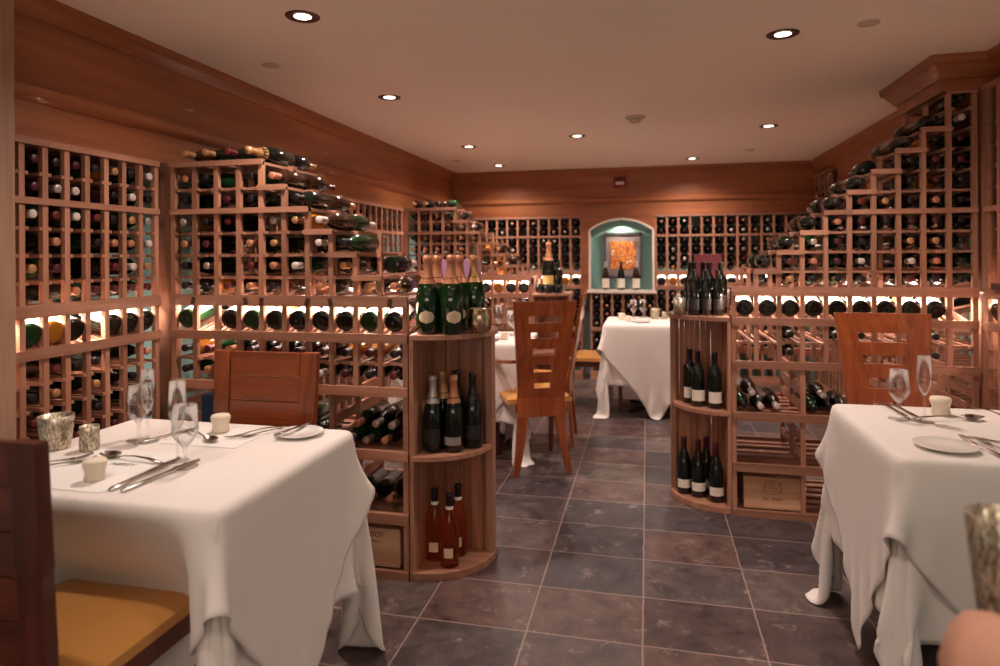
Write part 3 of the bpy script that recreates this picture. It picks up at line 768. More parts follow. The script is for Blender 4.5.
# ------------------------------------------------------------------ bin contents, crates
def bin_bottles(W, x0, y0, z0, rows, rack_name, seed, pri, bx, foils=('f_gold', 'f_silver', 'f_copper')):
    rnd = random.Random(seed); k = 0
    for j, n in enumerate(rows):
        for i in range(n):
            x = x0 + .042 + i * .080 + j * .04; z = z0 + .042 + j * .069
            rackbottle(W, x, y0 + rnd.uniform(-.0, .03), z, True, seed * 50 + k,
                '{c} bottle, {f} neck, %s of %s layer, %s, %s' % (('leftmost', 'second', 'third', 'fourth')[i], 'bottom' if j == 0 else 'upper', bx, rack_name), 'binned bottles', pri, foil=rnd.choice(foils), glass=rnd.choice(['g_black', 'g_green', 'g_black']))
            k += 1
bin_bottles(W1, .785, .02, .512, (3, 3), n1, 81, .3, 'right bin')
bin_bottles(W1, .345, .02, .512, (4, 3), n1, 82, .3, 'middle bin')
bin_bottles(W1, .80, .03, .262, (3,), n1, 83, .4, 'lower right bin', ('f_copper',))
bin_bottles(W3, .01, .03, .512, (3, 1), n3, 84, .8, 'left bin', ('f_black', 'f_white'))
bin_bottles(W3, .345, .03, .512, (3, 1), n3, 85, .8, 'middle bin', ('f_black', 'f_white'))
bin_bottles(W3, .78, .03, .512, (3,), n3, 86, .9, 'right bin', ('f_white', 'f_silver'))
tag(MB().box(0, .10, 0, .22, 0, .20).build('blue_box', 'bluebox', None, .003), 'blue carton in the near left stepped rack behind the wine glasses', 'box').location = (-1.96, 2.54, .513)
def text_mesh(txt, size, name, m, parent, loc, rot=(PI / 2, 0, 0)):
    c = bpy.data.curves.new('t', 'FONT'); c.body = txt; c.size = size; c.extrude = .0004; c.align_x = 'CENTER'
    t = bpy.data.objects.new('t', c); col.objects.link(t)
    bpy.context.view_layer.update()
    me = bpy.data.meshes.new_from_object(t.evaluated_get(bpy.context.evaluated_depsgraph_get()))
    bpy.data.objects.remove(t); me.materials.clear(); me.materials.append(M[m])
    return obj_of(me, name, loc, rot, parent)
def crate(x0, x1, y, z0, z1, label, d=.42):
    root = empty('wooden_wine_crate', ((x0 + x1) / 2, y, z0), 0, label, 'crate'); w = (x1 - x0) / 2; h = z1 - z0
    bd = MB().box(-w, w, 0, d, 0, h).build('crate_body', 'pine_x', root, .003)
    b = MB().box(-w, w, -.004, 0, 0, .012).box(-w, w, -.004, 0, h - .012, h); b.build('end_battens', 'pine_x', root)
    return root, bd
c1, b1 = crate(-1.265, -1.008, 2.53, .036, .196, 'pale wooden wine crate printed ADOT at the foot of the near left rack')
text_mesh('JADOT', .029, 'lettering', 'brand', b1, (.012, -.0008, .12))
text_mesh('~ de France', .014, 'script_lettering', 'brand', b1, (.005, -.0008, .098))
c2, b2 = crate(.476, .756, 3.51, .036, .196, 'pale wooden wine crate with a faded brown crest, foot of the right rack')
def crest(root):
    b = MB()
    def ring(cx, cz, rx, rz_, w_, n=28, a0=0, a1=2 * PI):
        pts = [(cx + rx * math.cos(a0 + (a1 - a0) * i / n), -.0012, cz + rz_ * math.sin(a0 + (a1 - a0) * i / n)) for i in range(n + 1)]
        for i in range(n): b.bar(pts[i], pts[i + 1], .001, w_, up=(0, 1, 0)) if False else b.bar(pts[i], pts[i + 1], w_, .001, up=(0, 1, 0))
    ring(0, .108, .019, .022, .004); ring(0, .108, .010, .013, .003); b.bar((0, -.0012, .092), (0, -.0012, .124), .003, .001, up=(0, 1, 0)); b.bar((-.016, -.0012, .108), (.016, -.0012, .108), .003, .001, up=(0, 1, 0))
    for i in range(7): b.bar((-.021 + i * .007, -.0012, .137), (-.024 + i * .008, -.0012, .146 + .002 * (i % 2)), .003, .001, up=(0, 1, 0))
    b.bar((-.022, -.0012, .136), (.022, -.0012, .136), .004, .001, up=(0, 1, 0))
    for s in (-1, 1):      # a rearing supporter on each side: head, body, legs, tail
        ring(s * .033, .133, .005, .005, .005, 12)
        for p_, q_, w_ in (((.035, .130), (.040, .112), .009), ((.040, .114), (.038, .094), .007), ((.036, .122), (.026, .124), .004), ((.037, .114), (.027, .110), .004), ((.038, .096), (.030, .086), .005), ((.040, .094), (.044, .082), .005), ((.043, .104), (.052, .110), .003), ((.052, .110), (.054, .122), .003), ((.054, .122), (.049, .128), .003)):
            b.bar((s * p_[0], -.0012, p_[1]), (s * q_[0], -.0012, q_[1]), w_, .001, up=(0, 1, 0))
    ring(0, .088, .045, .012, .0035, a0=PI + .3, a1=2 * PI - .3)
    b.build('crest', 'fade', root)
    b = MB()
    x = -.05
    for wd in (.03, .055):     # two words of an unreadable script
        n = int(wd / .006); pts = []
        for i in range(n * 4 + 1):
            t = i / 4; pts.append((x + t * .006, -.0012, .052 + .005 * math.sin(t * 2 * PI) + (.004 if i < 3 else 0)))
        for i in range(len(pts) - 1): b.bar(pts[i], pts[i + 1], .0026, .001, up=(0, 1, 0))
        x += wd + .014
    b.build('script_lettering', 'fade', root)
crest(b2)

# little brown tags on the top lit rail of P1
for i, x in enumerate((-1.955, -1.70, -1.62, -1.40, -1.30, -1.03)):
    o = MB().box(-.009, .009, -.002, .001, -.026, .006).build('neck_tag', 'tag'); o.location = (x, 2.489, 1.150)
    o.rotation_euler = (0, (.3, -.2, .1, .4, -.3, .15)[i], 0)
    tag(o, 'small brown tag on the near left rack rail, %s from the left' % ('first', 'second', 'third', 'fourth', 'fifth', 'sixth')[i], 'tag', 'brown tags')

# ------------------------------------------------------------------ realise the lying bottles
LYING.sort(key=lambda t: t[0])
cam0 = Vector((0, 0, H))
def inview(T):
    p_ = T.translation; th = math.radians(12.8)
    d = p_.y * math.cos(th) - p_.x * math.sin(th); u = p_.x * math.cos(th) + p_.y * math.sin(th)
    if d < .1: return False
    px = 500 + 647 * u / d; py = 256 + 647 * (H - p_.z) / d
    return -40 < px < 1040 and -20 < py < 690
LYING = [t for t in LYING if inview(t[1])]
NIND = 300
used = {}
for (pri, T, kind, g, f, lab, text, group) in LYING[:NIND]:
    o = obj_of(body_me(kind, g, 18), 'wine_bottle'); o.matrix_world = T
    txt = text.replace('{c}', GL[g]).replace('{f}', FL[f])
    txt = txt[0].lower() + txt[1:]
    if txt in used: used[txt] += 1
    used.setdefault(txt, 0)
    tag(o, txt, 'wine bottle', group)
    obj_of(foil_me(kind, f, 12), 'foil_capsule', parent=o)
    if lab:
        obj_of(label_me(max(a for a, _ in PROF[kind]) + .0006, .035, .125, lab, 2.6), 'label', parent=o).rotation_euler = (0, 0, 0)
print('LYING total', len(LYING), 'dup labels', [k for k, v in used.items() if v][:5])
far = MB(); fm = []
def fidx(m):
    if m not in fm: fm.append(m)
    return fm.index(m)
for (pri, T, kind, g, f, lab, text, group) in LYING[NIND:]:
    far.lathe(PROF[kind], 10, fidx(g), T); far.lathe(FOIL[kind], 8, fidx(f), T)
    if lab:
        lm = label_me(max(a for a, _ in PROF[kind]) + .0008, .035, .125, lab, 2.6, False)
        far.add([v.co[:] for v in lm.vertices], [tuple(p_.vertices) for p_ in lm.polygons], fidx(lab), True, T)
tag(far.build('distant_wine_bottles', fm), 'hundreds of small distant bottles filling the back wall and far side racks', 'wine bottles', kind='stuff')

# ------------------------------------------------------------------ tables with draped linen (cloth is simulated, then frozen)
TZ = .755
def table(loc, rz=0, w=.84, d=.70, label=''):
    root = empty('dining_table', loc, rz, label, 'table')
    MB().box(-w / 2 + .008, w / 2 - .008, -d / 2 + .012, d / 2 - .012, TZ - .022, TZ - .003).build('table_top', 'dark_x', root, .004)
    MB().lathe([(0, .03), (.04, .03), (.04, TZ - .04), (0, TZ - .04)], 16).build('pedestal', 'black', root)
    for a in range(4):
        c, s = math.cos(a * PI / 2 + PI / 4), math.sin(a * PI / 2 + PI / 4)
        MB().bar((c * .03, s * .03, .04), (c * .30, s * .30, .018), .045, .022).build('foot', 'black', root)
    return root
def drape(w, d, nx, ny, res, rot, seed, layer=.0, under=None, steps=260, iters=14):
    """hang a square cloth over the table top: verlet steps with length constraints, all numpy"""
    rng = np.random.RandomState(seed)
    gx = (np.arange(nx + 1) - nx / 2) * res; gy = (np.arange(ny + 1) - ny / 2) * res
    X, Y = np.meshgrid(gx, gy); c, s = math.cos(rot), math.sin(rot)
    P = np.stack([c * X - s * Y, s * X + c * Y, np.full_like(X, TZ + layer)], -1)
    hw, hd = w / 2 + layer, d / 2 + layer
    on = (np.abs(P[..., 0]) <= hw + .001) & (np.abs(P[..., 1]) <= hd + .001)
    ex = np.abs(P[..., 0]) - hw
    ey = np.abs(P[..., 1]) - hd
    near = res * (.36 if rot else .1)
    edge_x = (np.abs(ex) < near) & (ey < near)
    edge_y = (np.abs(ey) < near) & (ex < near)
    P[..., 0] = np.where(edge_x, np.sign(P[..., 0]) * hw, P[..., 0])
    P[..., 1] = np.where(edge_y, np.sign(P[..., 1]) * hd, P[..., 1])
    on = on | edge_x | edge_y
    W = np.where(on, 0.0, 1.0)
    P[..., 2] += (~on) * (rng.rand(ny + 1, nx + 1) * .003)
    Q = P.copy(); g = -9.8 / 3600 * .5
    L0, L1 = res, res * math.sqrt(2)
    cons = []
    for (dj, di, L_, k, kc) in ((0, 1, L0, 1, 1), (1, 0, L0, 1, 1), (1, 1, L1, .05, .012), (1, -1, L1, .05, .012), (0, 2, 2 * L0, .012, .012), (2, 0, 2 * L0, .012, .012)):
        for par in range(2 * max(dj, abs(di)) if dj != abs(di) or dj == 0 else 2):
            cons.append((dj, di, L_, k, kc, par))
    def solve(dj, di, L_, k, kc, par):
        A = [slice(0, ny + 1 - dj), slice(0, nx + 1 - abs(di))]; B = [slice(dj, ny + 1), slice(abs(di), nx + 1)]
        if di < 0: A[1], B[1] = B[1], A[1]
        st = max(dj, abs(di))
        def sub(sl):
            sl = list(sl); ax = 0 if dj else 1
            start = sl[ax].start + (par if st == 1 else par); return [slice(start, sl[ax].stop, 2) if ax == 0 and st == 1 else sl[0], slice(start, sl[ax].stop, 2) if ax == 1 and st == 1 else sl[1]]
        if st == 1: A, B = sub(A), sub(B)
        else:
            ax = 0 if dj else 1
            # groups of four: offsets 0,1 then 2,3
            n_ = A[ax].stop - A[ax].start; idx = np.arange(n_); idx = idx[(idx % 4) // 2 == par % 2]
            if par > 1: return
            a = [np.arange(A[0].start, A[0].stop), np.arange(A[1].start, A[1].stop)]; b_ = [np.arange(B[0].start, B[0].stop), np.arange(B[1].start, B[1].stop)]
            a[ax] = a[ax][idx]; b_[ax] = b_[ax][idx]
            IA = np.ix_(a[0], a[1]); IB = np.ix_(b_[0], b_[1])
            pa, pb = P[IA], P[IB]; wa, wb = W[IA], W[IB]
            D = pb - pa; l = np.sqrt((D * D).sum(-1)) + 1e-9; ws = wa + wb + 1e-9
            f = (k * (l - L_) / l / ws)[..., None] * D
            P[IA] = pa + f * wa[..., None]; P[IB] = pb - f * wb[..., None]; return
        A, B = tuple(A), tuple(B)
        pa, pb = P[A], P[B]; wa, wb = W[A], W[B]
        D = pb - pa; l = np.sqrt((D * D).sum(-1)) + 1e-9; ws = wa + wb + 1e-9
        kk = np.where(l > L_, k, kc)
        f = (kk * (l - L_) / l / ws)[..., None] * D
        fa = f * wa[..., None]; fb = f * wb[..., None]
        P[A] = pa + fa; P[B] = P[B] - fb
    for t in range(steps):
        V = (P - Q) * .975; Q = P.copy(); P += V * W[..., None]; P[..., 2] += g * W
        for it in range(iters):
            for cn in cons: solve(*cn)
            ex = np.abs(P[..., 0]) - hw; ey = np.abs(P[..., 1]) - hd
            ins = (ex < 0) & (ey < 0) & (P[..., 2] < TZ + layer) & (W > 0)
            px = ins & (ex > ey); py = ins & (ex <= ey)
            P[..., 0] = np.where(px, np.sign(P[..., 0]) * hw, P[..., 0]); P[..., 1] = np.where(py, np.sign(P[..., 1]) * hd, P[..., 1])
            P[..., 2] = np.maximum(P[..., 2], .004 + layer)
            if under is not None and it % 4 == 3: push_out(P, W, under)
    return P
def cells(x, y, z):
    a = ((np.arctan2(y / .35, x / .42) / (2 * PI)) % 1 * 160).astype(int) % 160
    return a, np.clip((z / TZ * 26).astype(int), 0, 25), np.maximum(np.abs(x) / .42, np.abs(y) / .35)
def radial_map(P):
    """outermost reach of a hanging cloth by direction and height, in table half-widths"""
    G = np.zeros((160, 26)); x, y, z = P[..., 0].ravel(), P[..., 1].ravel(), P[..., 2].ravel()
    m_ = z < TZ - .01; a, k, r = cells(x, y, z)
    np.maximum.at(G, (a[m_], k[m_]), r[m_])
    return np.maximum(G, .5 * (np.roll(G, 1, 0) + np.roll(G, -1, 0)))
def push_out(P, W, G):
    x, y, z = P[..., 0], P[..., 1], P[..., 2]; a, k, r = cells(x, y, z)
    need = G[a, k] + .014; r = r + 1e-9
    f = np.where((W > 0) & (z < TZ - .01) & (r < need) & (need > .02), need / r, 1.0)
    f = 1 + (f - 1) * .5
    P[..., 0] *= f; P[..., 1] *= f
def cloth_mesh(P, top, snap, w=.84, d=.70):
    ny, nx = P.shape[0] - 1, P.shape[1] - 1; vs = []
    for x, y, z in P.reshape(-1, 3).tolist():
        ex, ey = abs(x) - w / 2, abs(y) - d / 2; e = max(ex, ey)
        if e < top + .001 and z > TZ - .02: z = TZ + top
        elif e < snap:
            if ex > 0: x = math.copysign(w / 2 + top, x)
            if ey > 0: y = math.copysign(d / 2 + top, y)
            z = max(z, TZ + top - e)
        vs.append((x, y, z))
    fs = [(q, q + 1, q + nx + 2, q + nx + 1) for j_ in range(ny) for i_ in range(nx) for q in [j_ * (nx + 1) + i_]]
    return MB().add(vs, fs, 0, True).mesh('cloth', 'linen')
PU = drape(.84, .70, 52, 48, .035, 0, 1, .001)
PO = drape(.84, .70, 50, 50, .030, PI / 4, 2, .004, radial_map(PU), 220, 12)
under = cloth_mesh(PU, .001, .0); over = cloth_mesh(PO, .005, .0)
def cloths(loc, rz, where, tuck=None):
    for me, nm, lb in ((under, 'tablecloth', 'long cream undercloth reaching the floor on the %s'), (over, 'square_overcloth', 'white square cloth laid diagonally over the %s')):
        me = me.copy(); Rm = Matrix.Rotation(rz, 3, 'Z'); Ri = Rm.transposed()
        for ax, sg, lo, hi, lim in (tuck or ()):       # where a chair pushes the drape in under the top
            edge = (.35 if ax == 1 else .42)
            for v in me.vertices:
                q = Rm @ v.co
                t_ = q[1 - ax]
                wx = min(1, max(0, (hi - t_) / .08)) * min(1, max(0, (t_ - lo) / .08))
                if wx > 0 and q[ax] * sg > edge - .12 and q.z < TZ - .01:
                    a = min(1, max(0, (TZ - .028 - q.z) / .24)); L_ = edge + (lim - edge) * a + (.004 if nm != 'tablecloth' else 0)
                    q[ax] = sg * (L_ + (q[ax] * sg - L_) * (1 - wx))
                    v.co = Ri @ q
        o = obj_of(me, nm, loc, (0, 0, rz)); tag(o, lb % where, 'tablecloth')
        sd = o.modifiers.new('s', 'SUBSURF'); sd.levels = 1; sd.render_levels = 1; sd.boundary_smooth = 'PRESERVE_CORNERS'
        so = o.modifiers.new('t', 'SOLIDIFY'); so.thickness = .0016; so.offset = -1 if nm == 'tablecloth' else 1
TA = (-1.365, 1.62, 0); TB = (1.105, 2.345, 0); TCc = (-1.22, 4.42, 0); TD = (.065, 5.75, 0)
table(TA, 0, label='linen covered dining table at the left, in front of the stepped rack')
table(TB, 0, label='linen covered dining table at the right edge'); table(TCc, 0, label='linen covered dining table behind the slotted armchair')
table(TD, 0, label='linen covered far dining table in front of the niche')
cloths(TA, 0, 'left table', tuck=[(1, -1, -.5, .36, .175), (1, 1, -.3, .32, .02)]); cloths(TB, 0, 'right table', tuck=[(1, 1, -.30, .17, .30)]); cloths(TCc, PI, 'middle table', tuck=[(0, 1, -.1, .5, .24)]); cloths(TD, 0, 'far table')
TT = TZ + .0075      # tabletop linen surface

# ------------------------------------------------------------------ chairs
def seat_cushion(w, d, z, t, parent):
    n = 10; vs = []; fs = []
    for j in range(n + 1):
        for i in range(n + 1):
            u = 2 * i / n - 1; v = 2 * j / n - 1
            e = max(abs(u), abs(v)); zz = z + t - .5 * t * e ** 6
            vs.append((u * w / 2, v * d / 2, zz))
    for j in range(n):
        for i in range(n): a = j * (n + 1) + i; fs.append((a, a + 1, a + n + 2, a + n + 1))
    b = MB().add(vs, fs, 0, True); b.box(-w / 2, w / 2, -d / 2, d / 2, z - .005, z + t * .5)
    return b.build('seat_cushion', 'leather', parent)
def plank_chair(loc, rz, label, m='chair', hgt=.98):
    """faces +y, back at -y; plank back between two stiles"""
    root = empty('plank_back_chair', loc, rz, label, 'chair'); w = .42; yb = -.22
    def yy(z): return yb - .035 * max(0, (z - .46)) / .52
    for s in (-1, 1):
        b = MB()
        def xo(z): return s * (w / 2 - .012 + .014 * max(0, (z - .46)) / .52)
        def xi(z): return s * (w / 2 - .075 + .014 * max(0, (z - .46)) / .52 - (.012 if z > .9 else 0) * 0)
        zs = [0, .25, .46, .72, hgt]
        for a, c in zip(zs, zs[1:]):
            ya = yy(a) - (.03 if a == 0 else 0); yc = yy(c)
            ia = xi(a) if a > .3 else s * (w / 2 - .055); ic = xi(c) if c > .3 else s * (w / 2 - .058)
            x_ = sorted((ia, xo(a))); y_ = sorted((ic, xo(c)))
            b.hexa([(x_[0], ya - .017, a), (x_[1], ya - .017, a), (x_[1], ya + .017, a), (x_[0], ya + .017, a), (y_[0], yc - .015, c), (y_[1], yc - .015, c), (y_[1], yc + .015, c), (y_[0], yc + .015, c)])
        b.build('back_stile', m + '_z', root, .002)
    zs = [.56, .688, .69, .816, .818, .944 + .034]
    for a, c in ((.522, .615), (.618, .705), (.708, .797), (.80, .887), (.89, hgt - .002)):
        x_ = w / 2 - .07; b = MB()
        b.hexa([(-x_, yy(a) - .010, a), (x_, yy(a) - .010, a), (x_, yy(a) + .010, a), (-x_, yy(a) + .010, a), (-x_ - .004, yy(c) - .010, c), (x_ + .004, yy(c) - .010, c), (x_ + .004, yy(c) + .010, c), (-x_ - .004, yy(c) + .010, c)])
        b.build('back_plank', m + '_x', root, .002)
    for s in (-1, 1):
        MB().hexa([(s * .19 - .014, .185, 0), (s * .19 + .014, .185, 0), (s * .19 + .014, .213, 0), (s * .19 - .014, .213, 0), (s * .188 - .02, .175, .44), (s * .188 + .02, .175, .44), (s * .188 + .02, .215, .44), (s * .188 - .02, .215, .44)]).build('front_leg', m + '_z', root, .002)
        MB().box(s * .188 - .011, s * .188 + .011, -.21, .18, .375, .44).build('side_apron', m + '_y', root, .002)
        MB().bar((s * .188, -.22, .19), (s * .188, .19, .19), .018, .03).build('stretcher', m + '_y', root, .002)
    MB().box(-.17, .17, .185, .205, .375, .44).build('front_apron', m + '_x', root, .002)
    MB().box(-.17, .17, -.23, -.21, .375, .44).build('rear_apron', m + '_x', root, .002)
    seat_cushion(.415, .42, .437, .042, root)
    return root
def slot_chair(loc, rz, label, m='chair', arms=False):
    root = empty('slotted_back_armchair' if arms else 'slotted_back_chair', loc, rz, label, 'chair')
    yb = -.20
    def yy(z): return yb - .11 * max(0, z - .46) / .6 - .02 * max(0, (.46 - z)) / .46 * 2
    def wv(z):
        pts = [(0, .185), (.18, .160), (.35, .148), (.52, .150), (.78, .172), (1.06, .198)]
        for (a, wa), (c, wc) in zip(pts, pts[1:]):
            if z <= c: return wa + (wc - wa) * (z - a) / (c - a)
        return .198
    th = .011
    slots = [(.525, .560, .052), (.625, .672, .058), (.728, .775, .070), (.835, .873, .086), (.930, .972, .102)]
    b = MB(); 
    def slab(z0, z1, fa, fb):
        n = max(1, int((z1 - z0) / .05))
        for i in range(n):
            a = z0 + (z1 - z0) * i / n; c = z0 + (z1 - z0) * (i + 1) / n
            xa0, xa1 = fa(a), fb(a); xc0, xc1 = fa(c), fb(c)
            cur = lambda x, z: yy(z) - .018 * (1 - (x / .2) ** 2) * (1 if z > .5 else max(0, (z - .3) / .2))
            m_ = 3
            for q in range(m_):
                u0, u1 = q / m_, (q + 1) / m_
                A0, A1 = xa0 + (xa1 - xa0) * u0, xa0 + (xa1 - xa0) * u1; C0, C1 = xc0 + (xc1 - xc0) * u0, xc0 + (xc1 - xc0) * u1
                b.hexa([(A0, cur(A0, a) - th, a), (A1, cur(A1, a) - th, a), (A1, cur(A1, a) + th, a), (A0, cur(A0, a) + th, a),
                        (C0, cur(C0, c) - th, c), (C1, cur(C1, c) - th, c), (C1, cur(C1, c) + th, c), (C0, cur(C0, c) + th, c)])
    z = .35
    for s0, s1, hw in slots:
        slab(z, s0, lambda q: -wv(q), lambda q: wv(q))
        slab(s0, s1, lambda q: -wv(q), lambda q, h=hw: -h); slab(s0, s1, lambda q, h=hw: h, lambda q: wv(q))
        z = s1
    slab(z, 1.06, lambda q: -wv(q), lambda q: wv(q))
    b.build('slotted_back', m + '_z', root)
    for s in (-1, 1):
        b = MB(); zs = [0, .12, .24, .352]
        for a, c in zip(zs, zs[1:]):
            def xs(q): return sorted((s * wv(q), s * (wv(q) - .034 - .03 * q / .35)))
            x_, y_ = xs(a), xs(c)
            b.hexa([(x_[0], yy(a) - th, a), (x_[1], yy(a) - th, a), (x_[1], yy(a) + .014, a), (x_[0], yy(a) + .014, a), (y_[0], yy(c) - th, c), (y_[1], yy(c) - th, c), (y_[1], yy(c) + .014, c), (y_[0], yy(c) + .014, c)])
        b.build('rear_leg', m + '_z', root)
        MB().hexa([(s * .185 - .012, .20, 0), (s * .185 + .012, .20, 0), (s * .185 + .012, .224, 0), (s * .185 - .012, .224, 0), (s * .19 - .019, .18, .43), (s * .19 + .019, .18, .43), (s * .19 + .019, .218, .43), (s * .19 - .019, .218, .43)]).build('front_leg', 'dark_z', root, .002)
        b = MB().hexa([(s * .15 - .01, -.20, .375), (s * .15 + .01, -.20, .375), (s * .19 + .01, .2, .375), (s * .19 - .01, .2, .375), (s * .15 - .01, -.20, .43), (s * .15 + .01, -.20, .43), (s * .19 + .01, .2, .43), (s * .19 - .01, .2, .43)])
        b.build('side_apron', m + '_y', root)
        if arms:
            b = MB().bar((s * .17, -.225, .69), (s * .235, -.03, .665), .036, .02).bar((s * .235, -.035, .665), (s * .235, .17, .66), .042, .02)
            b.build('armrest', m + '_y', root, .003)
            MB().bar((s * .225, .10, .40), (s * .235, .15, .655), .025, .03).build('arm_post', m + '_z', root, .002)
    MB().box(-.18, .18, .19, .208, .375, .43).build('front_apron', m + '_x', root, .002)
    seat_cushion(.41, .41, .432, .045, root).location = (0, .02, 0)
    return root
plank_chair((-1.385, 1.905, 0), PI, 'cherry wood plank-back chair behind the left table, facing the camera').rotation_euler = (0, 0, PI)
plank_chair((-1.34, 1.265, 0), 0, 'dark plank-back chair with tan leather seat, cut off at the lower left corner', 'dark')
slot_chair((1.035, 2.93, 0), PI, 'orange-brown slotted chair behind the right table')
slot_chair((-.725, 4.10, 0), math.radians(25), 'slotted cherry armchair seen from behind at the middle table', arms=True)
slot_chair((-.755, 4.66, 0), math.radians(92), 'slotted chair seen edge-on, just right of the slotted armchair')
slot_chair((-.44, 5.74, 0), math.radians(-88), 'far slotted chair with tan seat at the left side of the far table', 'dark')

# ------------------------------------------------------------------ tableware
def glass_me(kind):
    if kind == 'wine': out = [(.034, .0), (.033, .002), (.006, .006), (.0038, .014), (.0045, .046), (.008, .056), (.022, .072), (.0345, .092), (.0345, .108), (.0305, .168)]
    else: out = [(.031, 0), (.030, .002), (.005, .006), (.0035, .014), (.0035, .075), (.006, .090), (.016, .108), (.0235, .130), (.0245, .150), (.0215, .222)]
    t = .0011; k = next(i for i, (r, z) in enumerate(out) if z >= (.052 if kind == 'wine' else .088))
    inner = [(max(r - t, .0), z + (.0014 if i == 0 else 0)) for i, (r, z) in enumerate(out[k:])]
    prof = [(0, 0)] + out + inner[::-1] + [(0, out[k][1] - .002)]
    return cached(('glass', kind), lambda: MB().lathe(prof, 32).mesh(kind + '_glass', 'glass'))
def glass(kind, x, y, label, grp=None):
    o = obj_of(glass_me(kind), 'wine_glass' if kind == 'wine' else 'champagne_flute', (x, y, TT)); return tag(o, label, 'glass', grp)
def ribbon(pts, widths, thick):
    b = MB(); pts = [Vector(p_) for p_ in pts]; vs = []; fs = []
    for i, (p_, w_) in enumerate(zip(pts, widths)):
        vs += [p_ + Vector((0, -w_ / 2, 0)), p_ + Vector((0, w_ / 2, 0)), p_ + Vector((0, w_ / 2 * .8, thick)), p_ + Vector((0, -w_ / 2 * .8, thick))]
    for i in range(len(pts) - 1):
        for k in range(4):
            k2 = (k + 1) % 4; fs.append((i * 4 + k, i * 4 + k2, i * 4 + 4 + k2, i * 4 + 4 + k))
    n = len(pts); fs += [(3, 2, 1, 0), tuple((n - 1) * 4 + k for k in range(4))]
    return b.add(vs, fs, 0, True)
def fork_me():
    b = ribbon([(0, 0, .002), (.03, 0, .006), (.07, 0, .009), (.11, 0, .008), (.135, 0, .005), (.15, 0, .004)], [.016, .014, .008, .006, .012, .022], .002)
    for k in range(4):
        y = -.0095 + k * .0063
        t = ribbon([(.149, y, .004), (.165, y, .0035), (.18, y, .006), (.195, y, .010)], [.004, .0034, .003, .0018], .0016); b.add(t.v, t.f, 0, True)
    return b.mesh('fork', 'steel')
def knife_me():
    return ribbon([(0, 0, .001), (.01, 0, .002), (.06, 0, .002), (.10, 0, .002), (.105, 0, .001), (.14, 0, .001), (.19, 0, .001), (.225, 0, .001)], [.012, .017, .014, .010, .013, .018, .017, .004], .005).mesh('knife', 'steel')
def spoon_me():
    b = ribbon([(0, 0, .002), (.04, 0, .010), (.09, 0, .012), (.13, 0, .008), (.145, 0, .005)], [.016, .012, .007, .005, .008], .002)
    vs = []; fs = []; n = 16; m_ = 5
    for j in range(m_ + 1):
        for i in range(n):
            a = 2 * PI * i / n; r = j / m_
            vs.append((.172 + .031 * r * math.cos(a), .020 * r * math.sin(a), .001 + .011 * r * r))
    for j in range(m_):
        for i in range(n):
            i2 = (i + 1) % n; fs.append((j * n + i, j * n + i2, (j + 1) * n + i2, (j + 1) * n + i))
    b.add(vs, fs, 0, True); return b.mesh('spoon', 'steel')
FK, KN, SP = fork_me(), knife_me(), spoon_me()
def cut(me, name, a, b_, label, s=1.0, dz=0):
    a = Vector(a); b_ = Vector(b_); d = b_ - a
    s *= 1.12; o = obj_of(me, name, (a.x, a.y, TT + dz), (0, 0, math.atan2(d.y, d.x))); o.scale = (s, s, s); return tag(o, label, 'cutlery')
def cup_me():
    def rib(a, j, z): return 1 + .03 * math.sin(3 * a + 1) * (z / .05)
    return cached('cup', lambda: MB().lathe([(0, 0), (.021, 0), (.024, .004), (.0215, .02), (.0255, .034), (.027, .042), (.024, .048), (.015, .050), (0, .049)], 28, 0, None, False, rib).mesh('rolled_cup', 'cream'))
def cup(x, y, label, s=1.0): o = obj_of(cup_me(), 'cream_ramekin', (x, y, TT + .001)); o.scale = (s, s, s); tag(o, label, 'ramekin')
def votive(x, y, rt, rb, h, label, ribs=0, n=64):
    def rib(a, j, z): return 1 + (.035 * math.sin(ribs * a) if ribs and z < h * .65 and 0 < j else 0) + .008 * math.sin(5 * a + z * 90)
    pr = [(0, 0), (rb * .9, 0), (rb, .004), (rb + (rt - rb) * .35, h * .33), (rb + (rt - rb) * .66, h * .66), (rt, h), (rt - .003, h), (rb + (rt - rb) * .5 - .004, h * .5), (rb - .005, .01), (0, .008)]
    o = MB().lathe(pr, n, 0, None, False, rib).build('votive_candle_holder', 'mercury'); o.location = (x, y, TT); return tag(o, label, 'candle holder')
votive(-1.729, 1.595, .048, .037, .098, 'wide flared mercury glass candle holder on the left table')
votive(-1.617, 1.602, .0265, .0255, .071, 'narrow ribbed mercury glass candle holder beside the wide one', 18)
def menu(x0, x1, y0, y1, rz, label, txt=True):
    root = empty('menu_sheet', ((x0 + x1) / 2, (y0 + y1) / 2, TT), rz, label, 'menu'); w = (x1 - x0) / 2; d = (y1 - y0) / 2
    n = 12; vs = []; fs = []
    sh = MB().box(-w, w, -d, d, 0, .0008).build('sheet', 'paper', root)
    if txt: text_mesh('ABREY', .026, 'lettering', 'ink', sh, (.03, .03, .0011), (0, 0, 0))
    return root
menu(-1.58, -1.295, 1.31, 1.62, .0, 'white printed menu sheet lying at the near side of the left table')
menu(-1.46, -1.20, 1.70, 1.90, 0, 'white menu sheet under the ramekin at the back of the left table', False)
cup(-1.382, 1.385, 'cream ramekin on the menu sheet at the near side of the left table', 1.08)
cup(-1.357, 1.852, 'cream ramekin at the back of the left table, before the chair', 1.15)
cut(FK, 'fork', (-1.66, 1.36), (-1.56, 1.53), 'fork nearer the candle holders on the left table'); cut(FK, 'fork', (-1.635, 1.37), (-1.53, 1.50), 'second fork partly under the ramekin side of the left table', .9)
cut(SP, 'spoon', (-1.30, 1.525), (-1.50, 1.55), 'spoon lying above the menu on the left table')
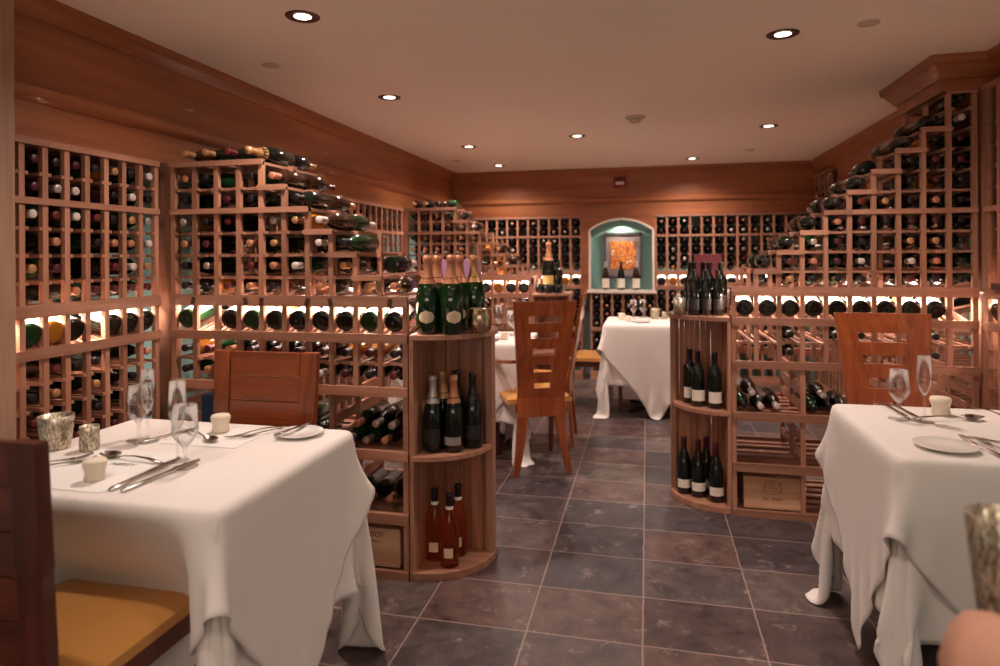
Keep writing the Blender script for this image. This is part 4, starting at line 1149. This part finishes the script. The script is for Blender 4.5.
cut(KN, 'knife', (-1.278, 1.325), (-1.285, 1.55), 'left of two knives by the front edge of the left table'); cut(KN, 'knife', (-1.243, 1.325), (-1.225, 1.55), 'right of two knives by the front edge of the left table')
glass('wine', -1.226, 1.523, 'short wine glass nearest the knives on the left table'); glass('flute', -1.285, 1.566, 'champagne flute just behind the nearest wine glass, left table')
glass('wine', -1.554, 1.722, 'wine glass at the back left of the left table'); glass('flute', -1.508, 1.708, 'tall flute beside the rear wine glass, left table')
cut(SP, 'spoon', (-1.47, 1.83), (-1.29, 1.735), 'spoon behind the glasses on the left table', .9); cut(KN, 'knife', (-1.46, 1.86), (-1.50, 1.74), 'knife behind the flute on the left table', .8)
cut(FK, 'fork', (-1.19, 1.945), (-1.275, 1.79), 'fork lying left of the bread plate on the left table', .9); cut(FK, 'fork', (-1.16, 1.935), (-1.235, 1.80), 'fork nearest the bread plate on the left table', .8)
def plate(x, y, r, label):
    o = MB().lathe([(0, .002), (r * .6, 0), (r * .95, .009), (r, .012), (r * .97, .013), (r * .6, .005), (0, .004)], 40).build('bread_plate', 'china'); o.location = (x, y, TT); return tag(o, label, 'plate')
plate(-1.085, 1.872, .075, 'white bread plate at the back right corner of the left table')
cut(KN, 'butter_knife', (-1.125, 1.795), (-1.105, 1.94), 'butter knife resting on the rim of the left table bread plate', .75, .0135)
# right table
glass('wine', .841, 2.471, 'wine glass at the back of the right table'); glass('flute', .910, 2.444, 'champagne flute beside the wine glass on the right table')
cup(1.005, 2.565, 'cream ramekin on the right table beside the flute', 1.25)
cut(KN, 'knife', (.865, 2.68), (.872, 2.50), 'left knife behind the right table wine glass', .85); cut(KN, 'knife', (.895, 2.68), (.905, 2.50), 'right knife behind the right table wine glass', .85)
cut(SP, 'spoon', (.87, 2.45), (1.08, 2.50), 'large spoon lying before the ramekin on the right table', 1.1)
cut(FK, 'fork', (1.15, 2.70), (1.20, 2.54), 'fork at the back right of the right table', .95); cut(FK, 'fork', (1.20, 2.69), (1.25, 2.53), 'rearmost fork at the right edge of the right table', .95)
plate(.845, 2.125, .083, 'white bread plate at the front corner of the right table')
cut(FK, 'fork', (.955, 2.03), (.935, 2.21), 'fork right of the front bread plate on the right table', .9); cut(FK, 'fork', (.985, 2.03), (.975, 2.21), 'second fork right of the front bread plate, right table', .9)
cut(KN, 'butter_knife', (1.09, 2.16), (.975, 2.25), 'butter knife beyond the forks on the right table', .75)
votive(1.015, 2.085, .045, .04, .085, 'dark mercury glass candle holder at the right edge of the right table')
# middle table
glass('flute', -1.02, 4.44, 'flute on the middle table, seen beside the metal bucket', 'glasses on the middle table'); glass('wine', -.93, 4.52, 'wine glass on the middle table beside the armchair back', 'glasses on the middle table')
glass('wine', -.97, 4.62, 'second wine glass at the back of the middle table', 'glasses on the middle table')
cup(-.95, 4.30, 'cream ramekin on the middle table'); plate(-1.06, 4.28, .08, 'bread plate on the middle table')
cut(FK, 'fork', (-.98, 4.18), (-.97, 4.36), 'fork on the middle table')
# far table
glass('wine', -.12, 5.90, 'left wine glass on the far table', 'glasses on the far table'); glass('wine', -.04, 5.98, 'second wine glass on the far table', 'glasses on the far table'); glass('flute', .27, 5.95, 'flute at the right of the far table', 'glasses on the far table')
cup(-.22, 5.78, 'cream ramekin at the left of the far table', 1.2); cup(-.16, 5.62, 'cream ramekin nearer the front of the far table')
plate(-.05, 5.60, .08, 'bread plate on the far table')
votive(.07, 5.95, .045, .037, .09, 'wide mercury glass candle holder on the far table'); votive(.15, 5.93, .03, .027, .06, 'small candle holder beside the wide one on the far table')

# ------------------------------------------------------------------ nearest table at the lower right corner (mostly outside the frame)
NT = (.73, .80, 0)
def near_table():
    root = empty('round_side_table', NT, 0, 'nearest small round table at the lower right corner, barely in frame', 'table')
    MB().lathe([(0, TZ - .03), (.35, TZ - .03), (.355, TZ - .02), (.355, TZ - .005), (0, TZ - .004)], 48).build('table_top', 'dark_x', root)
    MB().lathe([(0, .03), (.035, .03), (.035, TZ - .031), (0, TZ - .031)], 16).build('pedestal', 'black', root)
    MB().lathe([(0, 0), (.22, 0), (.22, .012), (.04, .03), (0, .03)], 32).build('base_plate', 'black', root)
    def rib(a, j_, z): return 1 + .035 * math.sin(14 * a + math.sin(3 * a)) * min(1, max(0, (TZ - z) / .5))
    o = MB().lathe([(0, TZ - .001), (.2, TZ - .001), (.352, TZ), (.358, TZ - .006), (.36, TZ - .1), (.368, .4), (.38, .15), (.378, .15), (.366, .4), (.357, TZ - .1)], 140, 0, None, False, rib).build('tablecloth', 'linen'); o.location = NT
    tag(o, 'round cloth on the nearest table at the lower right corner', 'tablecloth')
near_table()
def vase():
    pr = [(0, 0), (.020, 0), (.026, .012), (.030, .05), (.036, .10), (.042, .16), (.046, .20), (.043, .202), (.039, .16), (.032, .09), (.026, .03), (0, .02)]
    def rib(a, j, z): return 1 + .03 * math.sin(11 * a)
    o = MB().lathe(pr, 66, 0, None, False, rib).build('mercury_glass_vase', 'mercury'); o.location = (.49, 1.05, TZ + .003); tag(o, 'blurred mercury glass vase at the lower right edge', 'vase')
vase()
def napkin():
    vs = []; fs = []; n = 14
    b = MB()
    pr = [(0, 0), (.055, 0), (.068, .02), (.070, .05), (.060, .085), (.042, .108), (.02, .118), (0, .12)]
    def rib(a, j, z): return 1 + .05 * math.sin(4 * a) + .02 * math.sin(9 * a + z * 20)
    b.lathe(pr, 48, 0, None, False, rib)
    o = b.build('folded_napkin', 'peach'); o.location = (.425, .93, TZ + .003); o.scale = (.9, .9, .95); tag(o, 'blurred peach folded napkin at the bottom right corner', 'napkin')
napkin()

# ------------------------------------------------------------------ ceiling fittings
def spot(x, y, e, lamp=True, label='', vis=True):
    root = empty('recessed_ceiling_light', (x, y, ZC), 0, label, 'ceiling light', 'recessed ceiling lights')
    MB().lathe([(.050, -.001), (.062, -.004), (.066, -.001), (.066, .0), (.050, .0)], 36).build('trim_ring', 'bronze', root)
    MB().lathe([(.051, -.002), (.046, -.0015), (.034, -.0018), (.034, -.0008), (.051, -.0008)], 36).build('baffle', 'bronze', root)
    MB().lathe([(0, -.004), (.026, -.0035), (.034, -.0015), (0, -.0015)], 28).build('lamp_face', 'lamp', root)
    l = bpy.data.lights.new('downlight', 'SPOT'); l.energy = e; l.color = (1, .83, .73); l.spot_size = math.radians(150); l.spot_blend = 1; l.shadow_soft_size = .035
    o = bpy.data.objects.new('downlight', l); col.objects.link(o); o.location = (x, y, ZC - .02)
E0 = 56
for x, y, lb in ((-1.292, 2.27, 'at the upper left above the left stepped rack'), (.565, 2.93, 'at the upper right, above the aisle'), (-1.46, 3.54, 'on the left, second from the front'), (-.525, 5.04, 'over the middle of the aisle'), (.865, 5.0, 'above the right stepped rack'), (-1.47, 5.3, 'above the far left rack'), (-1.48, 6.48, 'small, nearest the far left corner'), (.43, 6.5, 'small, near the back wall on the right')):
    spot(x, y, E0, label='round bronze-rimmed recessed light ' + lb)
for x, y in ((-1.3, .7), (.5, .75), (-1.3, -.9), (.5, -.9)):  # unseen downlights, added as fill for the near tables and ceiling bounce
    spot(x, y, 26, label='added recessed fill light outside the frame, nearer the camera')
def cap(x, y, r, label):
    o = MB().lathe([(0, -.006), (r, -.004), (r + .002, 0), (0, 0)], 28).build('ceiling_cover_plate', 'capwhite'); o.location = (x, y, ZC); tag(o, label, 'cover plate')
for x, y, lb in ((.876, 2.87, 'upper right'), (-1.77, 2.81, 'upper left'), (.90, 6.1, 'far right'), (-1.80, 6.05, 'far left')): cap(x, y, .04, 'small round sprinkler cover plate on the ceiling, ' + lb)
sd = empty('smoke_detector', (-.073, 4.44, ZC), 0, 'round white smoke detector on the ceiling', 'smoke detector')
MB().lathe([(0, -.014), (.06, -.014), (.066, -.008), (.066, 0), (0, 0)], 36).build('base', 'capwhite', sd)
MB().lathe([(0, -.045), (.026, -.042), (.04, -.03), (.042, -.014), (0, -.014)], 30).build('sensor_chamber', 'capwhite', sd)
al = empty('fire_alarm_strobe', (-.275, 6.975, 2.04), 0, 'dark red fire alarm strobe on the back wall fascia', 'alarm')
hs = MB().box(-.065, .065, -.035, .004, 0, .12).build('housing', 'red', al, .006)
MB().box(-.045, .045, -.05, -.034, .035, .065).build('strobe_lens', 'lens', hs, .004)
MB().box(-.03, .03, -.037, -.034, .085, .10).build('sounder_grille', 'lens' if False else 'black', al)
o = MB().box(-.012, .012, -.045, .045, 0, .03).build('rail_tag', 'tag'); o.location = (1.527, 3.30, 1.165); tag(o, 'small dark tag on the rail at the right edge', 'tag')

# ------------------------------------------------------------------ camera, world, colour
cam = bpy.data.cameras.new('camera'); co = bpy.data.objects.new('camera', cam); col.objects.link(co)
cam.sensor_width = 36; cam.lens = 647 / 1000 * 36; cam.shift_y = -77 / 1000
co.location = (0, 0, H)
TH = math.radians(12.8); ROLL = .006
co.matrix_world = Matrix.Translation((0, 0, H)) @ Matrix.Rotation(TH, 4, 'Z') @ Matrix.Rotation(PI / 2, 4, 'X') @ Matrix.Rotation(-ROLL, 4, 'Z')
cam.dof.use_dof = True; cam.dof.focus_distance = 2.6; cam.dof.aperture_fstop = 2.0; cam.clip_start = .02
scn.camera = co
w = bpy.data.worlds.new('w'); w.use_nodes = True; scn.world = w
w.node_tree.nodes['Background'].inputs[0].default_value = (.5, .35, .28, 1); w.node_tree.nodes['Background'].inputs[1].default_value = .02
vs_ = scn.view_settings; vs_.view_transform = 'Standard'; vs_.look = 'None'; vs_.gamma = 1; vs_.use_curve_mapping = False; vs_.exposure = .36
